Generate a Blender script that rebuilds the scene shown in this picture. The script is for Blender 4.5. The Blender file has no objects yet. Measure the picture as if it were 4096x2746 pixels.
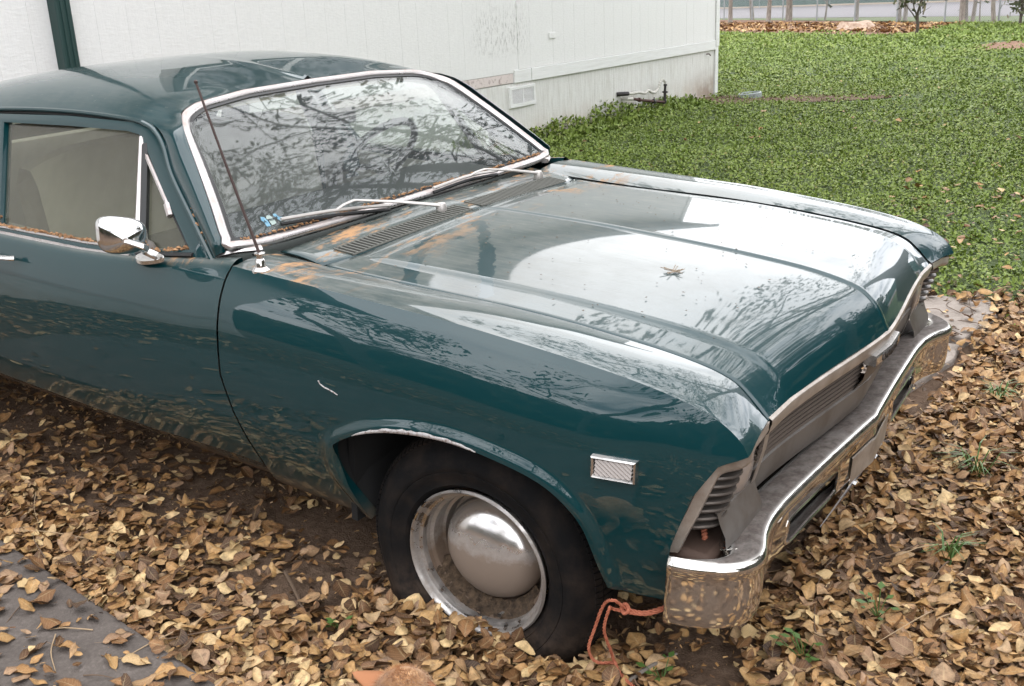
import bpy, bmesh, math, random
import numpy as np
from mathutils import Vector, Matrix
random.seed(7)
rng = np.random.default_rng(11)
SC = bpy.context.scene
COL = SC.collection
V3 = lambda *a: np.array(a, float)

# ------------------------------------------------------------------ camera
cam = bpy.data.cameras.new('camera')
cam.sensor_width = 36.0
cam.lens = 36.7206
cam.clip_start = 0.05
cam.clip_end = 600
co = bpy.data.objects.new('camera', cam)
COL.objects.link(co)
co.matrix_world = Matrix(((0.826816, -0.141227, 0.544454, 1.380429),
                          (0.560710, 0.283519, -0.777960, -2.614205),
                          (-0.044494, 0.948510, 0.313605, 1.488473),
                          (0, 0, 0, 1)))
SC.camera = co

# ------------------------------------------------------------------ sky, sun, exposure
SUN_EL, SUN_AZ = 38.0, 112.0            # degrees; azimuth counted from +X towards +Y
W = bpy.data.worlds.new('World')
SC.world = W
W.use_nodes = True
nt = W.node_tree
nt.nodes.clear()
N = nt.nodes.new
wo = N('ShaderNodeOutputWorld')
bg = N('ShaderNodeBackground')
bg.inputs['Strength'].default_value = 0.1
sky = N('ShaderNodeTexSky')
sky.sky_type = 'NISHITA'
sky.sun_disc = False
sky.sun_elevation = math.radians(SUN_EL)
sky.sun_rotation = math.radians(90 - SUN_AZ)
sky.air_density = 1.0
sky.dust_density = 1.5
tc = N('ShaderNodeTexCoord')
sep = N('ShaderNodeSeparateXYZ')
nt.links.new(tc.outputs['Generated'], sep.inputs[0])
addz = N('ShaderNodeMath'); addz.operation = 'ADD'; addz.inputs[1].default_value = 0.22
mx = N('ShaderNodeMath'); mx.operation = 'MAXIMUM'; mx.inputs[1].default_value = 0.05
nt.links.new(sep.outputs[2], addz.inputs[0]); nt.links.new(addz.outputs[0], mx.inputs[0])
dx = N('ShaderNodeMath'); dx.operation = 'DIVIDE'
dy = N('ShaderNodeMath'); dy.operation = 'DIVIDE'
nt.links.new(sep.outputs[0], dx.inputs[0]); nt.links.new(mx.outputs[0], dx.inputs[1])
nt.links.new(sep.outputs[1], dy.inputs[0]); nt.links.new(mx.outputs[0], dy.inputs[1])
cmb = N('ShaderNodeCombineXYZ')
nt.links.new(dx.outputs[0], cmb.inputs[0]); nt.links.new(dy.outputs[0], cmb.inputs[1])
nz = N('ShaderNodeTexNoise'); nz.inputs['Scale'].default_value = 1.3
nz.inputs['Detail'].default_value = 6; nz.inputs['Roughness'].default_value = 0.55
nt.links.new(cmb.outputs[0], nz.inputs['Vector'])
ramp = N('ShaderNodeValToRGB')
ramp.color_ramp.elements[0].position = 0.33; ramp.color_ramp.elements[0].color = (0.25, 0.25, 0.25, 1)
ramp.color_ramp.elements[1].position = 0.46; ramp.color_ramp.elements[1].color = (1, 1, 1, 1)
nt.links.new(nz.outputs[0], ramp.inputs[0])
nz2 = N('ShaderNodeTexNoise'); nz2.inputs['Scale'].default_value = 2.6; nz2.inputs['Detail'].default_value = 4
nt.links.new(cmb.outputs[0], nz2.inputs['Vector'])
cr2 = N('ShaderNodeValToRGB')
cr2.color_ramp.elements[0].position = 0.3; cr2.color_ramp.elements[0].color = (21.5, 22.2, 24.0, 1)
cr2.color_ramp.elements[1].position = 0.7; cr2.color_ramp.elements[1].color = (30.0, 30.0, 30.5, 1)
nt.links.new(nz2.outputs[0], cr2.inputs[0])
mixs = N('ShaderNodeMixRGB')
nt.links.new(ramp.outputs[0], mixs.inputs[0])
nt.links.new(sky.outputs[0], mixs.inputs[1]); nt.links.new(cr2.outputs[0], mixs.inputs[2])
nt.links.new(mixs.outputs[0], bg.inputs[0]); nt.links.new(bg.outputs[0], wo.inputs[0])

sl = bpy.data.lights.new('sun', 'SUN')
sl.energy = 0.5
sl.angle = math.radians(55)
sl.color = (1.0, 0.95, 0.88)
so = bpy.data.objects.new('sun', sl)
COL.objects.link(so)
sd = Vector((math.cos(math.radians(SUN_EL)) * math.cos(math.radians(SUN_AZ)),
             math.cos(math.radians(SUN_EL)) * math.sin(math.radians(SUN_AZ)), math.sin(math.radians(SUN_EL))))
so.rotation_euler = sd.to_track_quat('Z', 'Y').to_euler()
so.location = sd * 30
vs = SC.view_settings
vs.view_transform = 'Standard'; vs.look = 'None'; vs.gamma = 1.0; vs.exposure = 0.30; vs.use_curve_mapping = False

# ------------------------------------------------------------------ small maths
def mono(xs, ys):
    xs = np.array(xs, float); ys = np.array(ys, float)
    o = np.argsort(xs); xs = xs[o]; ys = ys[o]
    h = np.diff(xs); d = np.diff(ys) / h
    m = np.zeros_like(xs); m[0] = d[0]; m[-1] = d[-1]
    for i in range(1, len(xs) - 1):
        m[i] = 0 if d[i - 1] * d[i] <= 0 else 3 * (h[i - 1] + h[i]) / ((2 * h[i] + h[i - 1]) / d[i - 1] + (h[i] + 2 * h[i - 1]) / d[i])
    def f(x):
        x = np.clip(np.asarray(x, float), xs[0], xs[-1])
        i = np.clip(np.searchsorted(xs, x, 'right') - 1, 0, len(xs) - 2)
        t = (x - xs[i]) / h[i]
        return ((2*t**3 - 3*t**2 + 1) * ys[i] + (t**3 - 2*t**2 + t) * h[i] * m[i]
                + (-2*t**3 + 3*t**2) * ys[i+1] + (t**3 - t**2) * h[i] * m[i+1])
    return f

def sst(a, b, x):
    t = np.clip((np.asarray(x, float) - a) / (b - a), 0, 1)
    return t * t * (3 - 2 * t)

def poly(pts, n, closed=False, smooth=True):
    """resample a polyline by arc length (Catmull-Rom when smooth)"""
    P = np.array(pts, float)
    if smooth:
        Q = []
        m = len(P)
        seg = m if closed else m - 1
        for i in range(seg):
            if closed:
                p0, p1, p2, p3 = P[(i-1) % m], P[i], P[(i+1) % m], P[(i+2) % m]
            else:
                p1, p2 = P[i], P[i+1]
                p0 = P[i-1] if i > 0 else 2*p1 - p2
                p3 = P[i+2] if i + 2 < m else 2*p2 - p1
            for t in np.linspace(0, 1, 12, endpoint=False):
                Q.append(0.5 * ((2*p1) + (p2-p0)*t + (2*p0-5*p1+4*p2-p3)*t*t + (3*p1-p0-3*p2+p3)*t**3))
        if not closed:
            Q.append(P[-1])
        P = np.array(Q)
    if closed:
        P = np.vstack([P, P[:1]])
    s = np.concatenate([[0], np.cumsum(np.linalg.norm(np.diff(P, axis=0), axis=1))])
    t = np.linspace(0, s[-1], n + 1)[:-1] if closed else np.linspace(0, s[-1], n)
    return np.stack([np.interp(t, s, P[:, k]) for k in range(P.shape[1])], 1)

# ------------------------------------------------------------------ mesh building
class MB:
    def __init__(self):
        self.v = []; self.f = []
    def add(self, vs_, fs_):
        o = len(self.v)
        self.v += [tuple(map(float, p)) for p in vs_]
        self.f += [tuple(int(i) + o for i in f) for f in fs_]
        return self
    def grid(self, P, cu=False, cv=False, flip=False, skip=None):
        P = np.asarray(P, float); n, m = P.shape[:2]
        fs_ = []
        for i in range(n if cu else n - 1):
            for j in range(m if cv else m - 1):
                if skip is not None and skip(i, j):
                    continue
                q = (i*m+j, ((i+1) % n)*m+j, ((i+1) % n)*m+(j+1) % m, i*m+(j+1) % m)
                fs_.append(q[::-1] if flip else q)
        return self.add(P.reshape(-1, 3), fs_)
    def box(self, x0, x1, y0, y1, z0, z1):
        v = [(x, y, z) for z in (z0, z1) for y in (y0, y1) for x in (x0, x1)]
        return self.add(v, [(0, 2, 3, 1), (4, 5, 7, 6), (0, 1, 5, 4), (2, 6, 7, 3), (0, 4, 6, 2), (1, 3, 7, 5)])
    def tube(self, pts, r, sides=8, closed=False, caps=True, flat=1.0, up=(0, 0, 1)):
        P = np.asarray(pts, float); n = len(P)
        r = np.broadcast_to(np.asarray(r, float), (n,))
        T = np.gradient(P, axis=0) if not closed else (np.roll(P, -1, 0) - np.roll(P, 1, 0))
        T /= np.linalg.norm(T, axis=1)[:, None] + 1e-12
        up = np.array(up, float)
        if abs(T[0] @ up) > .95:
            up = np.array([1., 0, 0])
        A = np.cross(T[0], up); A /= np.linalg.norm(A)
        rings = []
        for i in range(n):
            A = A - T[i] * (A @ T[i]); A /= np.linalg.norm(A) + 1e-12
            B = np.cross(T[i], A)
            an = np.arange(sides) * 2 * math.pi / sides
            rings.append(P[i] + r[i] * (np.cos(an)[:, None] * A + flat * np.sin(an)[:, None] * B))
        o = len(self.v)
        self.grid(np.array(rings), cu=closed, cv=True, flip=True)
        if caps and not closed:
            self.f.append(tuple(range(o, o + sides)))
            self.f.append(tuple(range(o + (n-1)*sides, o + n*sides))[::-1])
        return self
    def lathe(self, prof, seg=48, c=(0, 0, 0), axis='y', a0=0, a1=2*math.pi):
        """prof: (radius, axial) pairs, revolved about the axis"""
        full = abs(a1 - a0 - 2*math.pi) < 1e-6
        an = np.linspace(a0, a1, seg, endpoint=not full)
        P = np.zeros((len(prof), seg, 3))
        for i, (r, a) in enumerate(prof):
            if axis == 'y':
                P[i] = np.stack([r*np.cos(an), np.full(seg, a), r*np.sin(an)], 1)
            elif axis == 'x':
                P[i] = np.stack([np.full(seg, a), r*np.cos(an), r*np.sin(an)], 1)
            else:
                P[i] = np.stack([r*np.cos(an), r*np.sin(an), np.full(seg, a)], 1)
        return self.grid(P + np.array(c), cv=full)
    def prism(self, pts2, f, d0, d1):
        """closed 2-D outline extruded; f(a, b, d) -> xyz"""
        n = len(pts2); o = len(self.v)
        self.v += [tuple(map(float, f(a, b, d0))) for a, b in pts2] + [tuple(map(float, f(a, b, d1))) for a, b in pts2]
        for i in range(n):
            j = (i+1) % n
            self.f.append((o+i, o+j, o+n+j, o+n+i))
        self.f.append(tuple(range(o, o+n))[::-1]); self.f.append(tuple(range(o+n, o+2*n)))
        return self
    def mesh(self, name, mat=None, smooth=True, ang=35):
        me = bpy.data.meshes.new(name)
        me.from_pydata(self.v, [], self.f)
        if mat:
            me.materials.append(mat)
        if smooth:
            me.shade_smooth()
            me.set_sharp_from_angle(angle=math.radians(ang))
        return me
    def obj(self, name, mat=None, parent=None, smooth=True, ang=35, fix=True, solid=None, off=-1, bevel=None, **props):
        me = self.mesh(name, mat, smooth, ang)
        if fix:
            bm = bmesh.new(); bm.from_mesh(me)
            bmesh.ops.remove_doubles(bm, verts=bm.verts, dist=1e-5)
            bmesh.ops.recalc_face_normals(bm, faces=bm.faces)
            bm.to_mesh(me); bm.free()
            if smooth:
                me.set_sharp_from_angle(angle=math.radians(ang))
        o = bpy.data.objects.new(name, me)
        COL.objects.link(o)
        if parent is not None:
            o.parent = parent
        if bevel:
            b = o.modifiers.new('bevel', 'BEVEL'); b.width = bevel; b.segments = 2; b.limit_method = 'ANGLE'; b.angle_limit = math.radians(40)
        if solid:
            s = o.modifiers.new('solid', 'SOLIDIFY'); s.thickness = solid; s.offset = off
        for k, v in props.items():
            o[k] = v
        return o

def raw_mesh(name, verts, faces4, mat, parent=None, smooth=True, uv=None, **props):
    """fast mesh from arrays: verts (n,3), faces (m,k)"""
    verts = np.asarray(verts, np.float32); F = np.asarray(faces4, np.int32)
    k = F.shape[1]
    me = bpy.data.meshes.new(name)
    me.vertices.add(len(verts)); me.vertices.foreach_set('co', verts.ravel())
    me.loops.add(F.size); me.loops.foreach_set('vertex_index', F.ravel())
    me.polygons.add(len(F))
    me.polygons.foreach_set('loop_start', np.arange(0, F.size, k, dtype=np.int32))
    me.update(calc_edges=True)
    if smooth:
        me.shade_smooth()
    if uv is not None:
        ul = me.uv_layers.new(name='UVMap'); ul.data.foreach_set('uv', np.asarray(uv, np.float32)[F.ravel()].ravel())
    me.materials.append(mat)
    o = bpy.data.objects.new(name, me)
    COL.objects.link(o)
    if parent is not None:
        o.parent = parent
    for kk, v in props.items():
        o[kk] = v
    return o

def thing(name, label, cat, group=None, loc=(0, 0, 0), rz=0, mw=None):
    o = bpy.data.objects.new(name, None)
    o.empty_display_size = .1
    COL.objects.link(o)
    if mw is not None:
        o.matrix_world = mw
    else:
        o.location = loc; o.rotation_euler = (0, 0, rz)
    o['label'] = label; o['category'] = cat
    if group:
        o['group'] = group
    return o

def tag(o, label, cat, group=None):
    o['label'] = label; o['category'] = cat
    if group:
        o['group'] = group
    return o

# ------------------------------------------------------------------ materials
class M:
    def __init__(self, name):
        self.m = bpy.data.materials.new(name); self.m.use_nodes = True
        self.t = self.m.node_tree; self.p = self.t.nodes['Principled BSDF']
        self.tc = None
    def n(self, typ, **kw):
        x = self.t.nodes.new('ShaderNode' + typ)
        for k, v in kw.items():
            setattr(x, k, v)
        return x
    def l(self, a, b):
        self.t.links.new(a, b)
    def coord(self, which='Object'):
        if self.tc is None:
            self.tc = self.n('TexCoord')
        return self.tc.outputs[which]
    def mapped(self, scale=(1, 1, 1), which='Object', rot=(0, 0, 0)):
        m = self.n('Mapping'); m.inputs['Scale'].default_value = scale; m.inputs['Rotation'].default_value = rot
        self.l(self.coord(which), m.inputs['Vector']); return m.outputs[0]
    def noise(self, scale, detail=4, rough=.55, vec=None, which='Object'):
        x = self.n('TexNoise'); x.inputs['Scale'].default_value = scale
        x.inputs['Detail'].default_value = detail; x.inputs['Roughness'].default_value = rough
        self.l(vec if vec is not None else self.coord(which), x.inputs['Vector']); return x.outputs['Fac']
    def ramp(self, fac, *stops):
        r = self.n('ValToRGB'); e = r.color_ramp.elements
        while len(e) < len(stops):
            e.new(.5)
        for i, (p, c) in enumerate(stops):
            e[i].position = p
            e[i].color = (c, c, c, 1) if not isinstance(c, tuple) else (*c, 1)
        self.l(fac, r.inputs[0]); return r.outputs[0]
    def math(self, op, a, b=None, clamp=False):
        x = self.n('Math', operation=op, use_clamp=clamp)
        for i, v in enumerate((a, b)):
            if v is None:
                continue
            if isinstance(v, (int, float)):
                x.inputs[i].default_value = v
            else:
                self.l(v, x.inputs[i])
        return x.outputs[0]
    def mix(self, fac, a, b, mode='MIX'):
        x = self.n('MixRGB', blend_type=mode)
        for i, v in zip((0, 1, 2), (fac, a, b)):
            if isinstance(v, (int, float)):
                x.inputs[i].default_value = v if i == 0 else (v, v, v, 1)
            elif isinstance(v, tuple):
                x.inputs[i].default_value = (*v, 1)
            else:
                self.l(v, x.inputs[i])
        return x.outputs[0]
    def set(self, **kw):
        names = dict(base='Base Color', rough='Roughness', metal='Metallic', coat='Coat Weight', crough='Coat Roughness',
                     cior='Coat IOR', ior='IOR', spec='Specular IOR Level', sheen='Sheen Weight', sss='Subsurface Weight')
        for k, v in kw.items():
            i = self.p.inputs[names[k]]
            if isinstance(v, (int, float)):
                i.default_value = v
            elif isinstance(v, tuple):
                i.default_value = (*v, 1)
            else:
                self.l(v, i)
        return self
    def bump(self, h, strength=.3, dist=.01):
        b = self.n('Bump'); b.inputs['Strength'].default_value = strength; b.inputs['Distance'].default_value = dist
        self.l(h, b.inputs['Height']); self.l(b.outputs[0], self.p.inputs['Normal']); return self
    def upness(self, lo=.5, hi=.95):
        g = self.n('NewGeometry'); s = self.n('SeparateXYZ'); self.l(g.outputs['Normal'], s.inputs[0])
        r = self.n('MapRange', interpolation_type='SMOOTHSTEP')
        r.inputs['From Min'].default_value = lo; r.inputs['From Max'].default_value = hi
        self.l(s.outputs[2], r.inputs['Value']); return r.outputs[0]
    def axis(self, k, lo, hi, which='Object'):
        s = self.n('SeparateXYZ'); self.l(self.coord(which), s.inputs[0])
        r = self.n('MapRange', interpolation_type='SMOOTHSTEP')
        r.inputs['From Min'].default_value = lo; r.inputs['From Max'].default_value = hi
        self.l(s.outputs[k], r.inputs['Value']); return r.outputs[0]

def simple(name, base, rough=.6, metal=0, **kw):
    return M(name).set(base=base, rough=rough, metal=metal, **kw).m

DUST = (.30, .235, .165)
TEAL = (.0022, .030, .0345)

STREAKS = [([(-.347, -.655), (-.448, -.486), (-.519, -.339), (-.446, -.318)], .022), ([(-.125, -.627), (-.271, -.415), (-.444, -.198), (-.56, -.121)], .020)]
def paint_mat():
    m = M('teal_paint')
    n1 = m.noise(9, 6, .65); n2 = m.noise(60, 4, .6)
    streak = m.noise(6, 5, .6, m.mapped((2.0, 14, 4)))
    thin = m.math('MULTIPLY', m.ramp(m.math('ADD', m.math('MULTIPLY', n1, .6), m.math('MULTIPLY', streak, .5)), (.48, 0.0), (.78, 1.0)), .13)
    specks = m.math('MULTIPLY', m.ramp(n2, (.66, 0.), (.74, 1.)), .22)
    up = m.upness(.6, .97)
    dust = m.math('MULTIPLY', m.math('ADD', m.math('ADD', thin, specks), .018), up)
    # a film of dust over the rear of the hood, wiped clean along two crooked streaks
    xy = m.n('SeparateXYZ'); m.l(m.coord(), xy.inputs[0])
    wobx = m.math('MULTIPLY', m.math('SUBTRACT', m.noise(22, 4, .6), .5), .05)
    X_, Y_ = m.math('ADD', xy.outputs[0], wobx), m.math('ADD', xy.outputs[1], m.math('MULTIPLY', wobx, .7))
    clean = None
    for line, wd in STREAKS:
        for (ax, ay), (bx, by) in zip(line[:-1], line[1:]):
            L2 = (bx-ax)**2 + (by-ay)**2
            t = m.math('ADD', m.math('MULTIPLY', m.math('SUBTRACT', X_, ax), (bx-ax)/L2), m.math('MULTIPLY', m.math('SUBTRACT', Y_, ay), (by-ay)/L2), True)
            ex = m.math('SUBTRACT', m.math('SUBTRACT', X_, ax), m.math('MULTIPLY', t, bx-ax)); ey = m.math('SUBTRACT', m.math('SUBTRACT', Y_, ay), m.math('MULTIPLY', t, by-ay))
            d2 = m.math('ADD', m.math('MULTIPLY', ex, ex), m.math('MULTIPLY', ey, ey))
            k_ = m.ramp(m.math('DIVIDE', d2, wd*wd), (.75, 1.), (1.0, 0.))
            clean = k_ if clean is None else m.math('MAXIMUM', clean, k_)
    film = m.math('MULTIPLY', m.math('MULTIPLY', m.axis(0, .35, -.25), m.axis(2, 1.0, .96)), m.ramp(m.math('ADD', m.math('MULTIPLY', n1, .5), m.math('MULTIPLY', streak, .5)), (.3, .10), (.65, .26)))
    dust = m.math('MULTIPLY', m.math('ADD', dust, m.math('MULTIPLY', film, up)), m.math('SUBTRACT', 1.0, clean))
    # orange brown grit that has gathered on the cowl and along the belt of the door
    s = m.n('SeparateXYZ'); m.l(m.coord(), s.inputs[0])
    cow = m.math('MULTIPLY', m.math('MULTIPLY', m.axis(0, -.34, -.62), m.axis(2, .86, .895)), m.math('MULTIPLY', m.axis(2, 1.0, .96), m.axis(0, -1.6, -1.1)))
    patch = m.ramp(m.noise(7, 7, .7, m.mapped((1.6, .7, 1))), (.53, 0.), (.62, 1.))
    cowd = m.math('MULTIPLY', m.math('MULTIPLY', cow, patch), .9)
    cowd = m.math('MULTIPLY', cowd, m.upness(.55, .9))
    mud = m.math('MULTIPLY', m.axis(2, .41, .27), m.ramp(m.noise(14, 5, .6, m.mapped((.6, 1, 2))), (.3, .35), (.6, 1.)))
    c = m.mix(dust, TEAL, (.33, .31, .27))
    c = m.mix(cowd, c, (.42, .24, .12))
    c = m.mix(mud, c, (.115, .075, .048))
    tot = m.math('ADD', m.math('ADD', m.math('MULTIPLY', dust, 1.2), cowd), mud, True)
    m.set(base=c, rough=m.mix(tot, .32, .9), coat=m.math('SUBTRACT', 1.0, tot, True), cior=1.56,
          crough=m.mix(up, .012, .03), spec=.12)
    wob = m.math('ADD', m.math('MULTIPLY', m.noise(2.2, 2, .5), .8), m.math('MULTIPLY', m.noise(120, 2, .5), .012))
    b = m.n('Bump'); b.inputs['Strength'].default_value = .03; b.inputs['Distance'].default_value = .02
    m.l(wob, b.inputs['Height']); m.l(b.outputs[0], m.p.inputs['Normal']); m.l(b.outputs[0], m.p.inputs['Coat Normal'])
    return m.m

def chrome_mat(name, dirt=.5, base=(.72, .71, .69), rough=.09, tint=(.13, .105, .085), up_only=True, bump=.1):
    m = M(name)
    n = m.noise(22, 6, .65); n2 = m.noise(4, 4, .6)
    k = m.ramp(m.math('ADD', m.math('MULTIPLY', n, .6), m.math('MULTIPLY', n2, .4)), (.40, 0.), (.66, 1.))
    k = m.math('MULTIPLY', k, dirt)
    if up_only:
        k = m.math('ADD', m.math('MULTIPLY', k, .35), m.math('MULTIPLY', m.math('ADD', k, .25 * dirt), m.upness(.45, .95)), True)
    m.set(base=m.mix(k, base, tint), metal=m.math('SUBTRACT', 1.0, k, True), rough=m.mix(k, rough, .8))
    m.bump(m.noise(7, 3, .5), bump, .01)
    return m.m

def glass_mat(name, dust=.2, tint=(.85, .9, .88), dcol=(.20, .195, .17), f0=.05):
    m = M(name); t = m.t
    t.nodes.remove(m.p)
    out = t.nodes['Material Output']
    tr = m.n('BsdfTransparent'); tr.inputs[0].default_value = (*tint, 1)
    gl = m.n('BsdfGlossy'); gl.inputs['Roughness'].default_value = .015
    lw = m.n('LayerWeight'); lw.inputs[0].default_value = .5
    fr = m.math('ADD', m.math('MULTIPLY', m.math('POWER', lw.outputs['Facing'], 4.0), .88), f0)
    mx1 = m.n('MixShader'); m.l(fr, mx1.inputs[0]); m.l(tr.outputs[0], mx1.inputs[1]); m.l(gl.outputs[0], mx1.inputs[2])
    df = m.n('BsdfDiffuse'); df.inputs[0].default_value = (*dcol, 1)
    k = m.ramp(m.math('ADD', m.math('MULTIPLY', m.noise(4, 5, .6), .6), m.math('MULTIPLY', m.noise(30, 4, .6, m.mapped((1, 1, .25))), .4)), (.3, dust * .6), (.7, dust * 1.25))
    mx2 = m.n('MixShader'); m.l(k, mx2.inputs[0]); m.l(mx1.outputs[0], mx2.inputs[1]); m.l(df.outputs[0], mx2.inputs[2])
    m.l(mx2.outputs[0], out.inputs[0])
    return m.m

def leaf_mat(name, obj_random=False, veins=True):
    m = M(name)
    if obj_random:
        r = m.n('ObjectInfo').outputs['Random']
    else:
        r = m.n('NewGeometry').outputs['Random Per Island']
    c = m.ramp(r, (.0, (.060, .031, .017)), (.15, (.135, .064, .027)), (.31, (.235, .114, .044)), (.49, (.36, .190, .070)),
               (.67, (.47, .280, .112)), (.83, (.30, .180, .110)), (.94, (.63, .44, .215)))
    blot = m.ramp(m.noise(60, 5, .65, which='Object'), (.32, .5), (.62, 1.15))
    c = m.mix(1.0, c, blot, 'MULTIPLY')
    if veins:
        s = m.n('SeparateXYZ'); m.l(m.coord('UV'), s.inputs[0])
        av = m.math('ABSOLUTE', s.outputs[1])
        rib = m.ramp(av, (.0, 1.), (.10, 0.))
        w = m.math('SINE', m.math('MULTIPLY', m.math('SUBTRACT', s.outputs[0], m.math('MULTIPLY', av, .22)), 52.0))
        side = m.math('MULTIPLY', m.ramp(w, (.75, 0.), (.98, 1.)), .45)
        c = m.mix(m.math('MULTIPLY', m.math('MAXIMUM', rib, side), .38), c, (.52, .40, .22))
        edge = m.ramp(av, (.70, 1.), (1., .62)); c = m.mix(1.0, c, edge, 'MULTIPLY')
    m.set(base=c, rough=.58, spec=.36)
    m.bump(m.noise(140, 3, .6), .35, .004)
    return m.m

MAT = {}
MAT['paint'] = paint_mat()
MAT['chrome'] = chrome_mat('chrome', .45)
MAT['trim'] = chrome_mat('dusty_bright_trim', .55, (.56, .53, .52), .25, (.36, .27, .23))
_b = M('bumper_chrome')
_k = _b.ramp(_b.math('ADD', _b.math('MULTIPLY', _b.noise(26, 6, .7), .6), _b.math('MULTIPLY', _b.noise(5, 4, .6), .4)), (.40, 0.), (.66, 1.))
_t = _b.math('ADD', _b.math('MULTIPLY', _b.math('ADD', _b.math('MULTIPLY', _k, .10), .88), _b.upness(.80, .965)), _b.math('MULTIPLY', _k, .10), True)
_b.set(base=_b.mix(_t, (.74, .71, .66), _b.ramp(_b.noise(60, 5, .7), (.3, (.050, .039, .032)), (.6, (.125, .102, .090)))), metal=_b.math('SUBTRACT', 1., _t, True), rough=_b.mix(_t, .05, .85))
_b.bump(_b.noise(5, 3, .5), .22, .012)
MAT['bumper'] = _b.m
MAT['bezel'] = M('bezel_metal')
_z = MAT['bezel']
_z.set(base=_z.ramp(_z.noise(14, 5, .65), (.35, (.30, .255, .215)), (.65, (.46, .415, .37))), metal=.45, rough=.34)
MAT['bezel'] = _z.m
MAT['argent'] = M('silver_paint')
_m = MAT['argent']
_m.set(base=_m.mix(_m.ramp(_m.noise(7, 6, .65), (.42, 0.), (.66, .75)), (.165, .150, .136), (.085, .064, .048)), rough=.5, metal=.25)
MAT['argent'] = _m.m
MAT['slat'] = simple('grille_plastic', (.10, .082, .070), .5)
MAT['dark'] = simple('shade_black', (.006, .006, .006), .9)  # near black colour stands in for shade inside gaps and cavities
MAT['rubber_black'] = simple('black_rubber', (.012, .012, .012), .5)
MAT['rust'] = simple('rusty_steel', (.075, .045, .032), .8)
MAT['windshield'] = glass_mat('windshield_glass', .13, (.90, .93, .91), (.20, .21, .215), .035)
MAT['sideglass'] = glass_mat('dusty_side_glass', .16, (.86, .87, .80), (.21, .20, .165))
MAT['farglass'] = glass_mat('far_glass', .14, (.93, .96, .94), (.4, .42, .38))
MAT['lens'] = M('marker_lens').set(base=(.30, .255, .225), rough=.25, coat=.6).m
MAT['cloth'] = simple('grey_vinyl', (.40, .385, .335), .7)
MAT['blade'] = simple('wiper_metal', (.50, .47, .44), .35, .4)
MAT['cloth2'] = simple('dark_vinyl', (.055, .058, .056), .6)
MAT['liner'] = simple('headliner', (.42, .41, .38), .85)
# ------------------------------------------------------------------ ground, lawn, road
def sheet(name, pts, z, mat, **props):
    mb = MB(); mb.add([(x, y, z) for x, y in pts], [tuple(range(len(pts)))])
    return mb.obj(name, mat, smooth=False, fix=False, kind='structure', **props)

m = M('brown_soil')
_n = m.noise(35, 8, .7); _n2 = m.noise(1.2, 4, .6); _g = m.noise(220, 3, .6)
c = m.ramp(m.math('ADD', m.math('MULTIPLY', _n, .7), m.math('MULTIPLY', _g, .3)), (.3, (.075, .048, .031)), (.52, (.155, .102, .069)), (.75, (.24, .168, .120)))
m.set(base=c, rough=.95, spec=.15).bump(m.math('ADD', _n, m.math('MULTIPLY', _g, .5)), .9, .02)
SOIL = m.m
G = 300
mb = MB()
gx = np.concatenate([[-G, -60, -25, -12], np.linspace(-6, 4, 61), [10, 25, 60, G]])
gy = np.concatenate([[-G, -60, -25, -12], np.linspace(-6, 6, 73), [10, 25, 60, G]])
X, Y = np.meshgrid(gx, gy, indexing='ij')
Zg = -.012 + .012*np.sin(X*2.1+.3)*np.sin(Y*1.7) + .008*np.sin(X*5.3+1)*np.sin(Y*4.7+2)
Zg = np.where((abs(X) < 6) & (abs(Y) < 6), np.clip(Zg, -.035, .004), -.012)
mb.grid(np.stack([X, Y, Zg], 2))
ground = mb.obj('ground', SOIL, kind='structure')

LAWN = [(-4.93, 2.3), (-4.93, 11.9), (-24, 40), (-16.5, 43.8), (-4.5, 34.6), (6, 27), (9, 2.6), (.9, 2.5), (-1.5, 2.9)]
m = M('lawn_soil')
c = m.ramp(m.noise(30, 6, .7), (.35, (.045, .070, .018)), (.6, (.085, .12, .032)), (.75, (.13, .12, .05)))
m.set(base=c, rough=.9).bump(m.noise(60, 4, .6), .8, .03)
sheet('lawn', LAWN, .008, m.m)

m = M('reddish_earth')
c = m.ramp(m.noise(9, 7, .7), (.35, (.10, .05, .028)), (.55, (.20, .105, .058)), (.72, (.30, .19, .11)))
m.set(base=c, rough=.95).bump(m.noise(30, 4, .6), .6, .03)
sheet('earth_strip', [(-24, 41.3), (-11.8, 31.6), (-8.7, 29.8), (-6.6, 28.9), (-7.0, 33), (-6.2, 35.6), (-16, 44), (-24, 50)], .014, m.m)
EARTH = m.m
sheet('bare_patch', poly([(-4.85, 10.5), (-3.9, 10.9), (-2.9, 11.35), (-2.4, 12.0), (-3.0, 12.2), (-4.1, 11.95), (-4.9, 11.7)], 24, True), .018, SOIL)
sheet('bare_patch', poly([(-3.3, 21.6), (-1.5, 21.0), (1, 22), (1, 25), (-2.6, 25), (-3.6, 23.8)], 24, True), .018, EARTH)
sheet('verge', [(-24, 50.1), (-16, 44.1), (-4.6, 35.3), (-2, 33.5), (0, 37.8), (-5.5, 41.2), (-16.5, 46.8), (-30, 54)], .012, None).data.materials.append(
    M('verge_grass').set(base=(.10, .13, .04), rough=.9).m)
m = M('grey_asphalt')
m.set(base=m.ramp(m.noise(4, 8, .7), (.35, (.155, .145, .15)), (.7, (.215, .20, .205))), rough=.9)
sheet('road', [(-60, 68), (-30, 54.2), (-16.5, 46.9), (-5.6, 41.3), (15, 31), (40, 56), (-10, 67.6), (-31, 72.6), (-60, 79)], .020, m.m)
sheet('far_ground', [(-60, 79.2), (-31, 72.8), (-10, 67.8), (40, 56.2), (80, 120), (-100, 150)], .016, None).data.materials.append(
    M('far_earth').set(base=(.20, .15, .10), rough=.95).m)

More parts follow.
